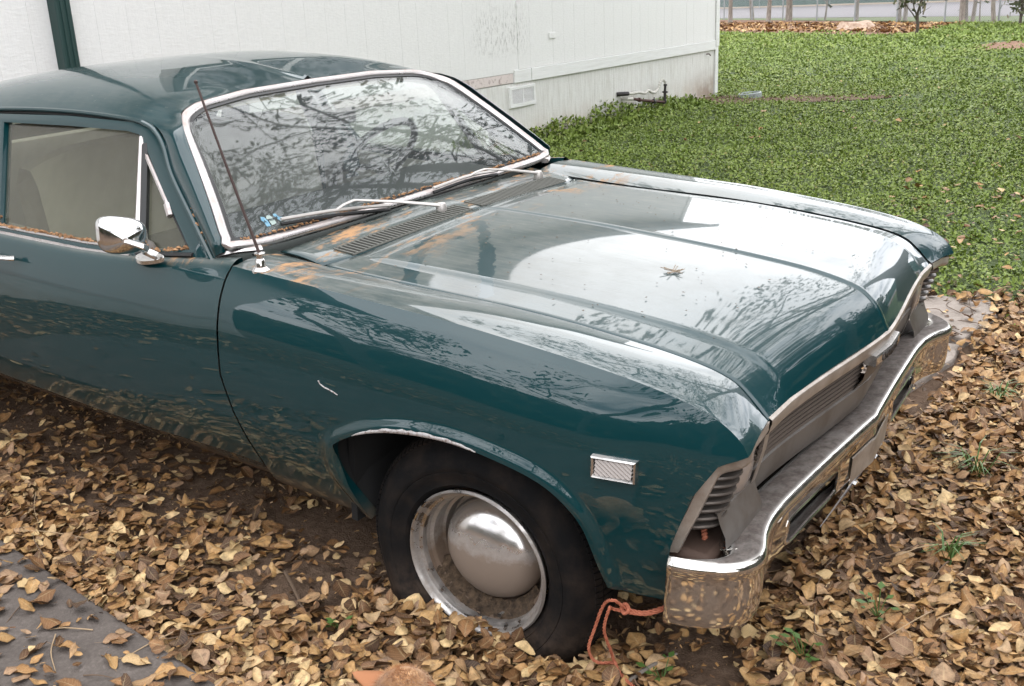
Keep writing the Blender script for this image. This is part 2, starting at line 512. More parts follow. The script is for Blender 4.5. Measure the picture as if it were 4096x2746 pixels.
# ------------------------------------------------------------------ white house
HA = (-4.949, 11.936)
hx = np.array([.027, -.99964, 0]); hy = np.array([.99964, .027, 0])
HM = Matrix(((hx[0], hy[0], 0, HA[0]), (hx[1], hy[1], 0, HA[1]), (0, 0, 1, 0), (0, 0, 0, 1)))
house = thing('white_house', 'long white painted house with vertical grooved siding behind the green car', 'house', mw=HM)

def siding(name, base, skirt=False):
    m = M(name)
    blis = m.noise(26, 4, .6, m.mapped((.8, 1, 2.6)))
    fine = m.noise(160, 4, .7)
    grain = m.noise(40, 4, .6, m.mapped((3.2, 1, .22)))
    col = m.ramp(m.math('ADD', m.math('MULTIPLY', grain, .5), m.math('MULTIPLY', blis, .5)), (.35, tuple(.93*b for b in base)), (.6, base))
    if skirt:
        st = m.ramp(m.noise(9, 6, .7, m.mapped((3.0, 1, .35))), (.45, 0.), (.75, .75))
        col = m.mix(m.math('MULTIPLY', st, .7), col, (.36, .33, .27))
        br = m.math('MULTIPLY', m.axis(2, .42, .0), m.ramp(m.noise(3, 5, .6), (.35, .1), (.65, .8)))
        col = m.mix(m.math('MULTIPLY', br, .75), col, (.40, .29, .19))
        cb = m.math('MULTIPLY', m.math('MULTIPLY', m.axis(0, 1.3, .2), m.axis(2, .5, .12)), m.ramp(m.noise(5, 5, .6), (.3, .2), (.6, 1.)))
        col = m.mix(m.math('MULTIPLY', cb, .8), col, (.24, .165, .115))
    else:
        # mildew that has settled round the sheet joint
        a = m.math('MULTIPLY', m.math('MULTIPLY', m.axis(0, 5.0, 5.35), m.axis(0, 6.35, 5.9)),
                   m.math('MULTIPLY', m.axis(2, .86, 1.05), m.axis(2, 1.55, 1.2)))
        sp = m.ramp(m.noise(34, 6, .75, m.mapped((1.6, 1, .45))), (.50, 0.), (.66, 1.))
        col = m.mix(m.math('MULTIPLY', m.math('MULTIPLY', a, sp), .62), col, (.13, .115, .095))
    h = m.math('ADD', m.math('MULTIPLY', blis, 1.0), m.math('ADD', m.math('MULTIPLY', fine, .22), m.math('MULTIPLY', grain, .35)))
    m.set(base=col, rough=.55, spec=.35).bump(h, .30, .010)
    return m.m
SID = siding('white_siding', (.775, .768, .745))
SKI = siding('stained_white_skirting', (.71, .705, .67), True)
WTR = M('white_trim')
WTR.set(base=WTR.ramp(WTR.noise(12, 5, .6, WTR.mapped((.25, 1, 3))), (.3, (.68, .68, .65)), (.6, (.76, .76, .74))), rough=.5)
WTR.bump(WTR.noise(30, 4, .6, WTR.mapped((.2, 1, 3))), .3, .01); WTR = WTR.m
PINK = M('peeling_trim')
PINK.set(base=PINK.mix(PINK.ramp(PINK.noise(16, 6, .7), (.52, 0.), (.66, .8)), (.66, .58, .545), (.22, .15, .12)), rough=.7); PINK = PINK.m
H_TOP, A_END = 4.25, 16.5
MB().box(.0, A_END, -.10, -.022, 0, H_TOP).obj('wall', simple('wall_core', (.35, .34, .32), .9), house, smooth=False)
MB().box(.0, .09, -5.2, -.10, 0, H_TOP).obj('wall', SID, house, smooth=False)
MB().box(A_END-.09, A_END, -5.2, -.10, 0, H_TOP).obj('wall', SID, house, smooth=False)
MB().box(.09, A_END-.09, -5.2, -5.1, 0, H_TOP).obj('wall', SID, house, smooth=False)
PITCH = .2357
edges = [10.310 + PITCH*k for k in range(-43, 27)]
edges = [e for e in edges if .13 < e < A_END - .02]
edges = [.118] + edges + [A_END]
WIN = (7.0, 9.62, 2.35, 3.62)                      # the window that the roof of the car mirrors
for a0, a1 in zip(edges[:-1], edges[1:]):
    if a1 - a0 < .03:
        continue
    zb = .786 if a1 < 5.15 else (.786 if a1 <= 5.47 else .757)
    off = 0 if a1 <= 5.5 else -.006
    segs = [(zb, H_TOP)]
    if a1 > WIN[0] and a0 < WIN[1]:
        segs = [(zb, WIN[2]), (WIN[3], H_TOP)]
    for z0, z1 in segs:
        mb = MB(); mb.box(a0+.0003, a1-.0003, -.021, off - .0012*rng.random(), z0, z1)
        mb.obj('siding_panel', SID, house, smooth=False, bevel=.0012)
for a0, a1 in zip(edges[:-1], edges[1:]):
    if a1 - a0 < .03:
        continue
    MB().box(a0+.0003, a1-.0003, -.021, -.013, .0, .652).obj('skirting_panel', SKI, house, smooth=False, bevel=.0008)
MB().box(.112, 5.128, -.020, .014, .655, .783).obj('trim_board', WTR, house, smooth=False, bevel=.005)
MB().box(5.134, 5.456, -.020, .009, .655, .783).obj('trim_board', WTR, house, smooth=False, bevel=.004)
MB().box(5.462, A_END, -.020, -.009, .660, .753).obj('trim_board', PINK, house, smooth=False, bevel=.003, label='peeling pinkish trim board')
MB().box(-.012, .108, -.10, .018, .70, H_TOP).obj('corner_board', WTR, house, smooth=False, bevel=.004)
MB().box(.0, .106, -.10, .010, .0, .695).obj('corner_board', WTR, house, smooth=False, bevel=.004)
MB().box(4.612, 4.744, .001, .012, 1.055, 1.117).obj('cover_plate', SID, house, smooth=False, bevel=.003)
mb = MB(); mb.tube([(.39, -.015, .612), (.39, .03, .612), (.385, .04, .60), (.385, .045, .585)], .008, 6); mb.obj('wall_hook', MAT['rust'], house)
# vent
mb = MB()
for x0, x1, z0, z1 in ((5.062, 5.562, .590, .620), (5.062, 5.562, .410, .445), (5.062, 5.095, .445, .590), (5.518, 5.562, .445, .590), (5.300, 5.316, .445, .590)):
    mb.box(x0, x1, -.013, .010, z0, z1)
vent = mb.obj('vent', WTR, house, smooth=False, bevel=.003)
mb = MB(); mb.box(5.09, 5.53, -.014, -.004, .44, .595); mb.obj('backing', simple('vent_dark', (.07, .04, .028), .9), vent, smooth=False)
for side in ((5.096, 5.299), (5.317, 5.517)):
    for k in range(12):
        z = .449 + k*.0119
        MB().add([(side[0], -.003, z+.007), (side[1], -.003, z+.007), (side[1], .007, z), (side[0], .007, z),
                  (side[0], -.003, z+.0045), (side[1], -.003, z+.0045), (side[1], .007, z-.0025), (side[0], .007, z-.0025)],
                 [(0, 1, 2, 3), (7, 6, 5, 4), (3, 2, 6, 7), (0, 3, 7, 4), (1, 5, 6, 2), (0, 4, 5, 1)]).obj('slat', WTR, vent, smooth=False, fix=False)
# window above the car, green trim round white sashes
GRN = simple('dark_green_trim', (.012, .040, .036), .45)
a0, a1, z0, z1 = WIN
mb = MB()
for x0, x1, zz0, zz1 in ((a0, a1, z1-.13, z1), (a0, a1, z0, z0+.11), (a0, a0+.13, z0+.11, z1-.13), (a1-.13, a1, z0+.11, z1-.13)):
    mb.box(x0, x1, -.02, .025, zz0, zz1)
win = mb.obj('window', GRN, house, smooth=False, bevel=.004)
mb = MB()
for x0, x1, zz0, zz1 in ((a0+.13, a1-.13, z1-.18, z1-.13), (a0+.13, a1-.13, z0+.11, z0+.16), (a0+.13, a0+.19, z0+.16, z1-.18), (a1-.19, a1-.13, z0+.16, z1-.18),
                         ((a0+a1)/2-.05, (a0+a1)/2+.05, z0+.16, z1-.18)):
    mb.box(x0, x1, -.02, .012, zz0, zz1)
mb.obj('sash', WTR, win, smooth=False, bevel=.003)
for xx0, xx1 in ((a0+.19, (a0+a1)/2-.05), ((a0+a1)/2+.05, a1-.19)):
    MB().box(xx0, xx1, -.02, -.008, z0+.16, z1-.18).obj('pane', M('window_pane').set(base=(.02, .035, .035), rough=.03, coat=1.0).m, win, smooth=False)
# roof with an eave
mb = MB()
mb.add([(-.35, .55, H_TOP-.06), (A_END+.35, .55, H_TOP-.06), (A_END+.35, -2.6, H_TOP+.62), (-.35, -2.6, H_TOP+.62),
        (-.35, -5.75, H_TOP-.06), (A_END+.35, -5.75, H_TOP-.06)], [(0, 1, 2, 3), (3, 2, 5, 4)])
mb.obj('roof', simple('roof_shingle', (.09, .085, .08), .9), house, smooth=False, solid=.12, off=1)
for a in (0.045, A_END-.045):
    MB().add([(a, -.10, H_TOP), (a, -5.2, H_TOP), (a, -2.6, H_TOP+.56)], [(0, 1, 2)]).obj('gable', SID, house, smooth=False, solid=.08, off=0)
MB().box(-.35, A_END+.35, .552, .575, H_TOP-.14, H_TOP+.05).obj('fascia', GRN, house, smooth=False)
# downspout
mb = MB()
mb.box(10.533, 10.64, -.012, .075, .05, H_TOP-.08)
mb.obj('downspout', GRN, house, smooth=False, bevel=.01)
for k in (0, 1):
    MB().box(10.558+k*.038, 10.572+k*.038, .075, .081, .06, H_TOP-.1).obj('rib', GRN, house.children[-1] if False else bpy.data.objects['downspout'], smooth=False, bevel=.003)

# ------------------------------------------------------------------ pipes by the wall
def H(a, o, z):
    return np.array([HA[0], HA[1], 0]) + hx*a + hy*o + np.array([0, 0, z])
pip = thing('water_pipe', 'small rusty standpipe with a pale corrugated hose beside the white wall', 'water pipe', mw=HM @ Matrix.Translation((2.09, .13, 0)))
OX, OY = 2.09, .13
BLK = simple('black_iron', (.018, .014, .013), .55); RED = simple('rusty_iron', (.06, .022, .016), .7); PVC = simple('beige_pvc', (.62, .50, .36), .5)
HOSE = simple('white_hose', (.55, .53, .48), .5)
L = lambda pts: [(a-OX, o-OY, z) for a, o, z in pts]
MB().tube(L([(2.13, .13, -.05), (2.10, .13, .12)]), .022, 10).obj('riser', PVC, pip)
MB().tube(L([(2.118, .13, .03), (2.114, .13, .065)]), .029, 10).obj('coupling', PVC, pip)
MB().tube(L([(2.10, .13, .105), (2.075, .13, .345)]), .017, 10).tube(L([(2.085, .13, .235), (2.082, .13, .262)]), .026, 8).tube(L([(2.102, .13, .10), (2.098, .13, .15)]), .025, 8).tube(
    L([(2.077, .13, .325), (2.075, .13, .35)]), .024, 8).tube(L([(2.084, .09, .25), (2.084, .17, .25)]), .008, 6).obj('standpipe', BLK, pip)
MB().tube(L([(2.10, .13, .126), (2.40, .12, .165), (2.80, .11, .222), (2.95, .09, .250)]), .017, 8).tube(L([(2.77, .11, .218), (2.81, .11, .224)]), .027, 8).obj('cross_pipe', RED, pip)
MB().tube(L([(2.37, .12, .160), (2.42, .12, .167)]), .028, 8).tube(L([(2.39, .12, .165), (2.388, .12, .215)]), .008, 6).obj('valve', BLK, pip)
MB().tube(L([(2.94, .09, .248), (3.02, .06, .258), (3.03, -.01, .258)]), .022, 8).obj('elbow', HOSE, pip)
MB().tube(L([(3.16, -.01, .322), (3.10, .05, .322), (3.02, .07, .318)]), .026, 8).obj('wall_stub', BLK, pip)
hp = poly(L([(3.03, .07, .316), (2.90, .09, .312), (2.80, .11, .312), (2.66, .12, .290), (2.55, .12, .312), (2.46, .12, .282), (2.36, .12, .272), (2.27, .12, .305),
             (2.22, .12, .365), (2.17, .12, .40), (2.12, .125, .405), (2.08, .13, .375), (2.076, .13, .345)]), 120)
MB().tube(hp, .017 + .0035*np.sin(np.arange(120)*1.6), 8).obj('hose', HOSE, pip)
t = MB().tube(poly([H(3.42, .02, 0), H(3.42, .03, .09), H(3.40, .04, .17)], 8), .004, 5).obj('dry_stalk', simple('dry_stalk', (.25, .16, .10), .8))
tag(t, 'thin dry reddish stalk standing against the white skirting', 'stalk')

# valve box rim half sunk in the bare patch by the corner
vb = MB()
vb.grid(np.array([[(r*math.cos(a)*1.0, r*math.sin(a)*.8, z) for a in np.linspace(0, 2*math.pi, 25)[:-1]] for r, z in ((.165, -.01), (.165, .075), (.150, .085), (.138, .07), (.138, .0))]), cv=True)
vbo = vb.obj('valve_box_rim', simple('pale_blue_plastic', (.30, .335, .33), .5), fix=True)
vbo.location = (-4.31, 11.60, 0); vbo.rotation_euler = (.05, -.08, .3)
tag(vbo, 'pale blue grey oval plastic rim half sunk in bare soil by the house corner', 'valve box')

# ------------------------------------------------------------------ concrete
m = M('weathered_concrete')
c = m.ramp(m.math('ADD', m.math('MULTIPLY', m.noise(6, 7, .7), .6), m.math('MULTIPLY', m.noise(90, 4, .7), .4)), (.32, (.062, .050, .042)), (.55, (.120, .099, .085)), (.72, (.20, .17, .15)))
m.set(base=c, rough=.9).bump(m.noise(120, 5, .7), .5, .006)
CONC = m.m
m = M('pale_concrete')
c = m.ramp(m.math('ADD', m.math('MULTIPLY', m.noise(9, 7, .7), .6), m.math('MULTIPLY', m.noise(110, 4, .7), .4)), (.32, (.20, .165, .135)), (.55, (.34, .29, .25)), (.72, (.44, .39, .34)))
m.set(base=c, rough=.9).bump(m.noise(120, 5, .7), .5, .006)
PCONC = m.m
def slab(name, pts, z0, z1, mat, **kw):
    n = len(pts)
    mb = MB(); mb.prism(pts, lambda a, b, d: (a, b, d), z0, z1)
    return mb.obj(name, mat, smooth=False, bevel=.012, **kw)
s = slab('concrete_slab', [(-2.9, -1.10), (-1.523, -1.205), (-.411, -1.346), (.30, -1.425), (.18, -2.7), (-2.9, -2.5)], -.08, .026, CONC)
tag(s, 'grey brown concrete slab half covered by leaves in the near left corner', 'concrete slab')
s = slab('concrete_slab', [(-.6, 2.36), (.26, 2.515), (.548, 2.53), (.608, 2.30), (.555, 1.90), (-.6, 1.78)], -.06, .040, PCONC)
tag(s, 'pale concrete slab with a raised edge beyond the far bumper tip', 'concrete slab')
s = slab('concrete_slab', [(-.55, 1.76), (.548, 1.86), (.566, 1.67), (.497, 1.28), (.43, 1.02), (-.55, .95)], -.06, .025, PCONC)
tag(s, 'lower pale concrete slab lying just under the far end of the bumper', 'concrete slab')
# ------------------------------------------------------------------ the car (x forward, y to its left, z up)
CM = Matrix(((0.996742, 0.000693, 0.080652, -0.024416), (0.000693, 0.999853, -0.017155, 0.005193),
             (-0.080652, 0.017155, 0.996595, -0.104431), (0, 0, 0, 1)))
car = thing('parked_car', 'dark teal vintage two door car parked nose down in fallen leaves with a dusty hood', 'car', mw=CM)
PA = MAT['paint']
def mirror(P):
    Q = np.array(P, float); Q[..., 1] *= -1; return Q
def both(fn):
    for s in (-1, 1):
        fn(s)

# ---- body side
prof_y = mono([.20, .26, .32, .38, .45, .55, .65, .75, .83, .88, .905, .918], [-.075, -.060, -.012, .018, .048, .068, .075, .070, .052, .028, .012, 0.])
cr_y = mono([-3.9, -3.4, -2.6, -2.05, -1.86, -1.4, -1.19, -.9, -.77, .2, .5, .655], [.78, .86, .895, .888, .885, .877, .870, .852, .846, .846, .846, .842])
cr_z = mono([-3.9, -3.4, -2.8, -2.05, -1.86, -1.4, -1.19, -.9, -.77, -.1, .13, .35, .5, .585, .64, .655], [.80, .85, .85, .830, .835, .855, .872, .900, .918, .920, .913, .900, .882, .858, .822, .80])
bul = mono([-3.9, -3.5, -2.8, -2.05, -1.2, -.77, .1, .3, .5, .66], [.2, .5, .62, .62, .75, .97, 1.0, .92, .62, .30])
ARCH = [(-.330, .318), (-.362, .395), (-.386, .450), (-.396, .500), (-.382, .545), (-.318, .592), (-.240, .628), (-.144, .655), (-.015, .672), (.106, .667), (.21, .651), (.278, .622), (.335, .567), (.372, .470), (.386, .428)]
ARC = poly([(x, z) for x, z in ARCH], 90)
ARC_R = np.stack([ARC[:, 0] - 2.82, ARC[:, 1] + .01], 1)
def arch_d(x, z):
    d = np.full(np.shape(x), 9.)
    for A in (ARC, ARC_R):
        for i in range(len(A)):
            d = np.minimum(d, np.hypot(x - A[i, 0], z - A[i, 1]))
    return d
def side_y(x, z, flare=True):
    zc = cr_z(x); t = np.asarray(z) + (.918 - zc) * sst(.45, .9, z)
    y = cr_y(x) + prof_y(t) * np.where(prof_y(t) > 0, bul(x), 1)
    if flare:
        d = arch_d(x, z)
        y = y + .0115*(1 - sst(.008, .036, d))
    return y

FT = mono([0, .19, .83, 1.0], [-.772, -.47, .44, .655])
def front_cut(z):
    return np.interp(z, [.43, .575, .70, .775, .80], [.512, .526, .562, .604, .655])
def build_fender(s):
    botA = poly([(-.700, .292), (-.52, .305), (-.34, .315)], 24, smooth=False)
    botC = poly([(.388, .420), (.424, .416), (.512, .430)], 14, smooth=False)
    bot = np.vstack([botA, ARC, botC])
    ns = len(bot); u = np.concatenate([np.linspace(0, .19, 24, endpoint=False), np.linspace(.19, .85, 90), np.linspace(.85, 1, 15)[1:]])
    top = np.stack([FT(u), cr_z(FT(u))], 1)
    nv = 46
    P = np.zeros((ns, nv, 3))
    for j, v in enumerate(np.linspace(0, 1, nv)**1.15):
        q = bot*(1-v) + top*v
        # bow the front edge to the bezel line and the rear edge to the door gap
        fx = front_cut(q[:, 1]); lim = .512 + (.655-.512)*(q[:, 1]-.43)/(.80-.43)
        k = sst(.80, 1.0, u)
        q[:, 0] += k*(fx - lim)*np.clip(sst(.43, .48, q[:, 1]), 0, 1)*(1 if v < .999 else 0)
        gx = np.interp(q[:, 1], [.29, .43, .535, .64, .75, .885, .918], [-.690, -.704, -.742, -.771, -.773, -.776, -.772])
        lin = -.700 + (-.772+.700)*(q[:, 1]-.292)/(.918-.292)
        q[:, 0] += (1-sst(0, .12, u))*(gx-lin)
        P[:, j, 0] = q[:, 0]; P[:, j, 2] = q[:, 1]
        P[:, j, 1] = side_y(q[:, 0], q[:, 1])
    # rounded crease, then the top of the fender over to the hood gap
    seam_x = mono([0, .3, .6, .8, .9, 1], [-.80, -.35, .10, .40, .55, .627])
    nt_ = 12
    T = np.zeros((ns, nt_, 3))
    seam_z = mono([-.80, -.63, -.394, -.028, .128, .246, .366, .478, .543, .584, .618, .627], [.905, .902, .904, .913, .912, .907, .900, .888, .871, .842, .811, .806])
    ut = (FT(u) + .772) / (.655+.772)
    for j, w in enumerate(np.linspace(0, 1, nt_+1)[1:]):
        sx = -.80 + (.627+.80)*ut
        sy = np.interp(sx, [-.80, -.62, -.4, .3, .63], [.662, .661, .659, .667, .676])
        x = FT(u)*(1-w) + sx*w
        y = cr_y(FT(u))*(1-w) + sy*w
        z = cr_z(FT(u))*(1-w) + seam_z(sx)*w
        z = z + .010*np.sin(np.pi*w)*(1-.6*sst(.4, .65, x)) * (1 - sst(.0, .25, w)*.0)
        T[:, j] = np.stack([x, y, z], 1)
    P[:, -1, 2] += .002
    allP = np.concatenate([P, T], 1)
    allP[..., 1] *= s
    mb = MB(); mb.grid(allP, flip=(s > 0))
    # inner lip of the arch and flange down the front of the fender
    A = allP[24:114, 0]
    lip = np.stack([A, A + np.array([0, -s*.010, 0.003]), A + np.array([0, -s*.034, .004])], 1)
    mb.grid(lip, flip=(s < 0))
    return mb.obj('fender', PA, car, ang=50)
fend = [build_fender(s) for s in (-1, 1)]

def wheel_well(s, dx):
    A = poly([(x*1.02 + dx, z*1.0 + .004) for x, z in ARCH], 40)
    yo = side_y(A[:, 0], A[:, 1]) - .030
    P = np.stack([np.stack([A[:, 0], s*np.minimum(yo, y), A[:, 1] + dz], 1) for y, dz in ((.95, -.003), (.80, .03), (.62, .05), (.42, .03), (.41, -.10))], 1)
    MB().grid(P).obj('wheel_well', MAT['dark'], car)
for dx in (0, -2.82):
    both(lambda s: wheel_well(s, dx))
both(lambda s: MB().box(-.392, -.372, s*.64 - .21, s*.64 + .21, .30, .62).obj('arch_shade_plate', MAT['dark'], car, smooth=False))  # black plate added to darken the arch behind the wheel

def door_panel(s, x0, x1, name, gapL=None, nx=60):
    xs = np.linspace(x0, x1, nx); nv = 34
    P = np.zeros((nx, nv + 5, 3))
    for j, v in enumerate(np.linspace(0, 1, nv)):
        zb = np.interp(xs, [-2.1, -1.967, -1.27, -.741, -.70], [.338, .342, .352, .372, .372])
        zt = cr_z(xs); z = zb*(1-v) + zt*v
        x = xs.copy()
        if x1 > -.9:
            gx = np.interp(z, [.29, .43, .535, .64, .75, .885, .918], [-.697, -.711, -.749, -.778, -.780, -.783, -.779])
            x = x0 + (xs - x0)/(x1-x0)*(gx - x0)
        P[:, j] = np.stack([x, s*side_y(x, z), z], 1)
    xe = P[:, nv-1, 0]
    sz = np.interp(xe, [-2.05, -1.862, -1.40, -1.19, -.895, -.779], [.838, .841, .853, .869, .914, .932])
    sy = .815 - .55*(sz-.92)
    for k, w in enumerate((.18, .45, .75, .97, 1.0)):
        y = cr_y(xe)*(1-w) + (sy-.004)*w; z = cr_z(xe)*(1-w) + sz*w + .006*math.sin(math.pi*w)
        if w == 1.0:
            z = z - .02
        P[:, nv+k] = np.stack([xe, s*y, z], 1)
    return MB().grid(P, flip=(s > 0)).obj(name, PA, car, ang=60)
doors = [door_panel(s, -2.052, -.779, 'door') for s in (-1, 1)]

# quarter panels with the rear wheel opening
def quarter(s):
    botA = poly([(-2.06, .33), (-2.45, .31)], 8, smooth=False); AR = ARC_R[::-1]; botC = poly([(-3.16, .33), (-3.5, .36), (-3.80, .42)], 20, smooth=False)
    bot = np.vstack([botA, AR, botC])
    u = np.concatenate([np.linspace(0, .15, 8, endpoint=False), np.linspace(.15, .75, 90), np.linspace(.75, 1, 21)[1:]])
    xt = -2.06 + u*(-3.80+2.06); top = np.stack([xt, cr_z(xt)], 1)
    nv = 24; P = np.zeros((len(bot), nv+5, 3))
    for j, v in enumerate(np.linspace(0, 1, nv)):
        q = bot*(1-v) + top*v
        P[:, j] = np.stack([q[:, 0], s*side_y(q[:, 0], q[:, 1]), q[:, 1]], 1)
    for k, w in enumerate((.2, .45, .7, .9, 1.)):
        iy = np.interp(xt, [-3.8, -3.1, -2.8, -2.06], [.60, .66, .72, .852]); iz = np.interp(xt, [-3.8, -3.1, -2.7, -2.06], [.84, .895, .90, .845])
        P[:, nv+k] = np.stack([xt, s*(cr_y(xt)*(1-w)+iy*w), cr_z(xt)*(1-w)+iz*w+.012*math.sin(math.pi*w)], 1)
    MB().grid(P, flip=(s < 0)).obj('quarter_panel', PA, car, ang=50)
both(quarter)
def rocker(s):
    xs = np.linspace(-2.46, -.335, 40)
    zt = np.interp(xs, [-2.46, -1.967, -1.27, -.741, -.335], [.334, .338, .348, .366, .318])
    zb = np.interp(xs, [-2.46, -2.11, -.359, -.335], [.240, .246, .304, .306])
    rows = []
    for w in (0, .35, .7, .95, 1.0):
        z = zt*(1-w) + zb*w
        rows.append(np.stack([xs, s*(side_y(xs, zt, False)*(1-w) + .79*w - .004), z], 1))
    rows.append(np.stack([xs, np.full(40, s*.66), zb + .02], 1))
    MB().grid(np.stack(rows, 1), flip=(s < 0)).obj('rocker_panel', PA, car)
both(rocker)
# underside so that the gaps and the arches look into darkness
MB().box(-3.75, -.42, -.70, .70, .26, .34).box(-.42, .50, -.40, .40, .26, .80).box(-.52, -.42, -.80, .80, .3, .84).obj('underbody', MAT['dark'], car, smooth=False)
MB().tube([(0, -.74, .31), (0, .74, .31)], .03, 8).tube([(-2.82, -.74, .33), (-2.82, .74, .33)], .05, 8).obj('axle', MAT['rust'], car)

# ---- hood
Bx = poly([(-.588, .933), (-.233, .941), (-.012, .941), (.193, .938), (.351, .932), (.473, .923), (.563, .908), (.608, .893), (.642, .868), (.662, .845), (.677, .820), (.684, .809)], 90)
Ax = poly([(-.602, .909), (-.30, .918), (0, .922), (.15, .920), (.30, .915), (.42, .907), (.50, .896), (.555, .878), (.59, .855), (.615, .828), (.628, .809)], 90)
Sx = poly([(-.632, .900), (-.394, .904), (-.028, .913), (.128, .912), (.246, .907), (.366, .900), (.478, .888), (.543, .871), (.584, .842), (.618, .812), (.626, .806)], 90)
def ease(A):
    # more rows where the nose rolls over
    n = len(A); t = np.linspace(0, 1, n); t2 = 1-(1-t)**1.5
    return np.stack([np.interp(t2, t, A[:, k]) for k in (0, 1)], 1)
Bx, Ax, Sx = ease(Bx), ease(Ax), ease(Sx)
ts = np.linspace(0, 1, 90)
AY, SY0 = .556, np.interp(Sx[:, 0], [-.63, -.4, .3, .63], [.649, .651, .659, .667])
yy = sorted(set([0, .003, .006, .009, .012, .016, .03] + list(np.linspace(.06, .50, 14)) + [.52, .535, .541, .547, .553, .559, .565, .571, .577, .59, .61, .63, .645, .6528, .656]))
yy = [-y for y in yy[::-1] if y > 0] + yy
Hd = np.zeros((90, len(yy), 3))
fade = 1 - sst(.80, .97, ts)
for j, y in enumerate(yy):
    a = abs(y)
    if a <= AY:
        t = a/AY; t = t*.55 + .45*t*t*(3-2*t)
        xz = Bx*(1-t) + Ax*t
        xz[:, 1] += .004*math.sin(math.pi*min(1, a/AY))
        yv = np.full(90, a)
    else:
        t = (a-AY)/(.656-AY); xz = Ax*(1-t) + Sx*t
        yv = AY + (SY0-AY)*t
        xz[:, 1] -= .006*sst(.985, 1.0, t)
    dz = .006*(1-sst(.004, .013, a)) * (.35+.65*fade) + .007*(1-sst(.545, .570, a))*fade*sst(0, .05, ts) - .002
    dz = dz*sst(-.02, .04, ts + .0)
    xz[:, 1] += dz
    Hd[:, j] = np.stack([xz[:, 0], np.sign(y)*yv, xz[:, 1]], 1)
hood = MB().grid(Hd).obj('hood', PA, car, ang=70, solid=.006, off=-1)
lipP = Hd[-1]

# ---- cowl panel between hood and windshield, with its two slotted vents
ws_bx = mono([0, .46, .71, .82], [-.790, -.791, -.800, -.818])
ny = 41; cy = np.linspace(-.654, .654, ny)
hx_ = np.interp(np.abs(cy), [0, .56, .65, .68], [-.594, -.608, -.640, -.642])
hz_ = np.interp(np.abs(cy), [0, .56, .65, .68], [.929, .906, .898, .897])
wx_ = ws_bx(np.abs(cy)); wz_ = np.interp(np.abs(cy), [0, .4, .7], [.928, .922, .908])
P = np.stack([np.stack([hx_*(1-w) + wx_*w, cy, hz_*(1-w) + wz_*w + .006*math.sin(math.pi*w)], 1) for w in np.linspace(0, 1, 8)], 0)
MB().grid(P, flip=True).obj('cowl_panel', PA, car, solid=.004, off=-1)
for s in (-1, 1):     # gutter below the joint between cowl and fender
    MB().add([(-.86, s*.63, .896), (-.58, s*.63, .888), (-.58, s*.70, .888), (-.86, s*.70, .898)], [(0, 1, 2, 3)]).obj('cowl_gutter', PA, car, smooth=False, solid=.004)
def cowl_z(x, y):
    h0 = np.interp(abs(y), [0, .56, .65], [.929, .906, .898]); w0 = np.interp(abs(y), [0, .4, .7], [.928, .922, .908])
    a = np.interp(abs(y), [0, .56, .65], [-.594, -.608, -.64]); b = float(ws_bx(abs(y)))
    w = np.clip((x-a)/(b-a), 0, 1); return h0*(1-w) + w0*w + .006*math.sin(math.pi*w)
for sgn in (-1, 1):
    y0, y1 = (-.560, -.036) if sgn < 0 else (.022, .548)
    bk = MB(); ys = np.linspace(y0, y1, 16)
    xa = lambda y: np.interp(abs(y), [0, .56], [-.600, -.616]); xb = lambda y: xa(y) - .062
    bk.grid(np.stack([np.stack([[xa(y), y, cowl_z(xa(y), y)+.0016] for y in ys]), np.stack([[xb(y), y, cowl_z(xb(y), y)+.0016] for y in ys])]))
    vb_ = bk.obj('cowl_vent', MAT['dark'], car, fix=True)  # flat black strip on the closed panel stands in for the shaded slots
    sl_ = MB(); nb = 31
    for k in range(nb + 1):
        y = y0 + (y1-y0)*k/nb
        a = np.array([xa(y)+.002, y+.004*sgn*0 + .006, cowl_z(xa(y), y)+.001]); b = np.array([xb(y)-.002, y-.006, cowl_z(xb(y), y)+.001])
        d = (b-a)/np.linalg.norm(b-a); w = np.array([-d[1], d[0], 0])*.0034; h = np.array([0, 0, .0035])
        sl_.add([a-w, a+w, b+w, b-w, a-w+h, a+w+h, b+w+h, b-w+h], [(4, 5, 6, 7), (0, 1, 5, 4), (2, 3, 7, 6), (1, 2, 6, 5), (3, 0, 4, 7)])
    for fx in (xa, xb):
        pts = [(fx(y), y, cowl_z(fx(y), y)+.002) for y in ys]
        sl_.tube(pts, .0035, 5)
    sl_.obj('slats', MAT['cowlslat'] if 'cowlslat' in MAT else simple('dusty_green_slat', (.10, .10, .085), .7), vb_, smooth=False, kind='stuff')

# ---- windshield
def ws_bot(y):
    a = abs(y); return np.array([float(ws_bx(a)) - .015, y, np.interp(a, [0, .4, .7, .80], [.937, .936, .938, .947])])
def ws_top(y):
    a = abs(y); return np.array([np.interp(a, [0, .3, .5, .58, .62], [-1.290, -1.283, -1.262, -1.235, -1.20]), y, np.interp(a, [0, .3, .5, .6], [1.252, 1.250, 1.238, 1.224])])
YB, YT = .800, .615
def ws_pt(s, t):
    """s in -1..1 across, t 0 bottom .. 1 top"""
    b = ws_bot(s*(YB if s < 0 else .762)); tp = ws_top(s*(YT if s < 0 else .602)); p = b*(1-t) + tp*t
    bow = .030*math.sin(math.pi*t)*(1 - .75*abs(s)**4)
    return p + np.array([bow*.55, 0, bow*.83])
n1, n2 = 49, 21
G_ = np.array([[ws_pt(s, t) for t in np.linspace(.0, 1, n2)] for s in np.linspace(-1, 1, n1)])
MB().grid(G_).obj('windshield', MAT['windshield'], car, solid=.005, off=-1)
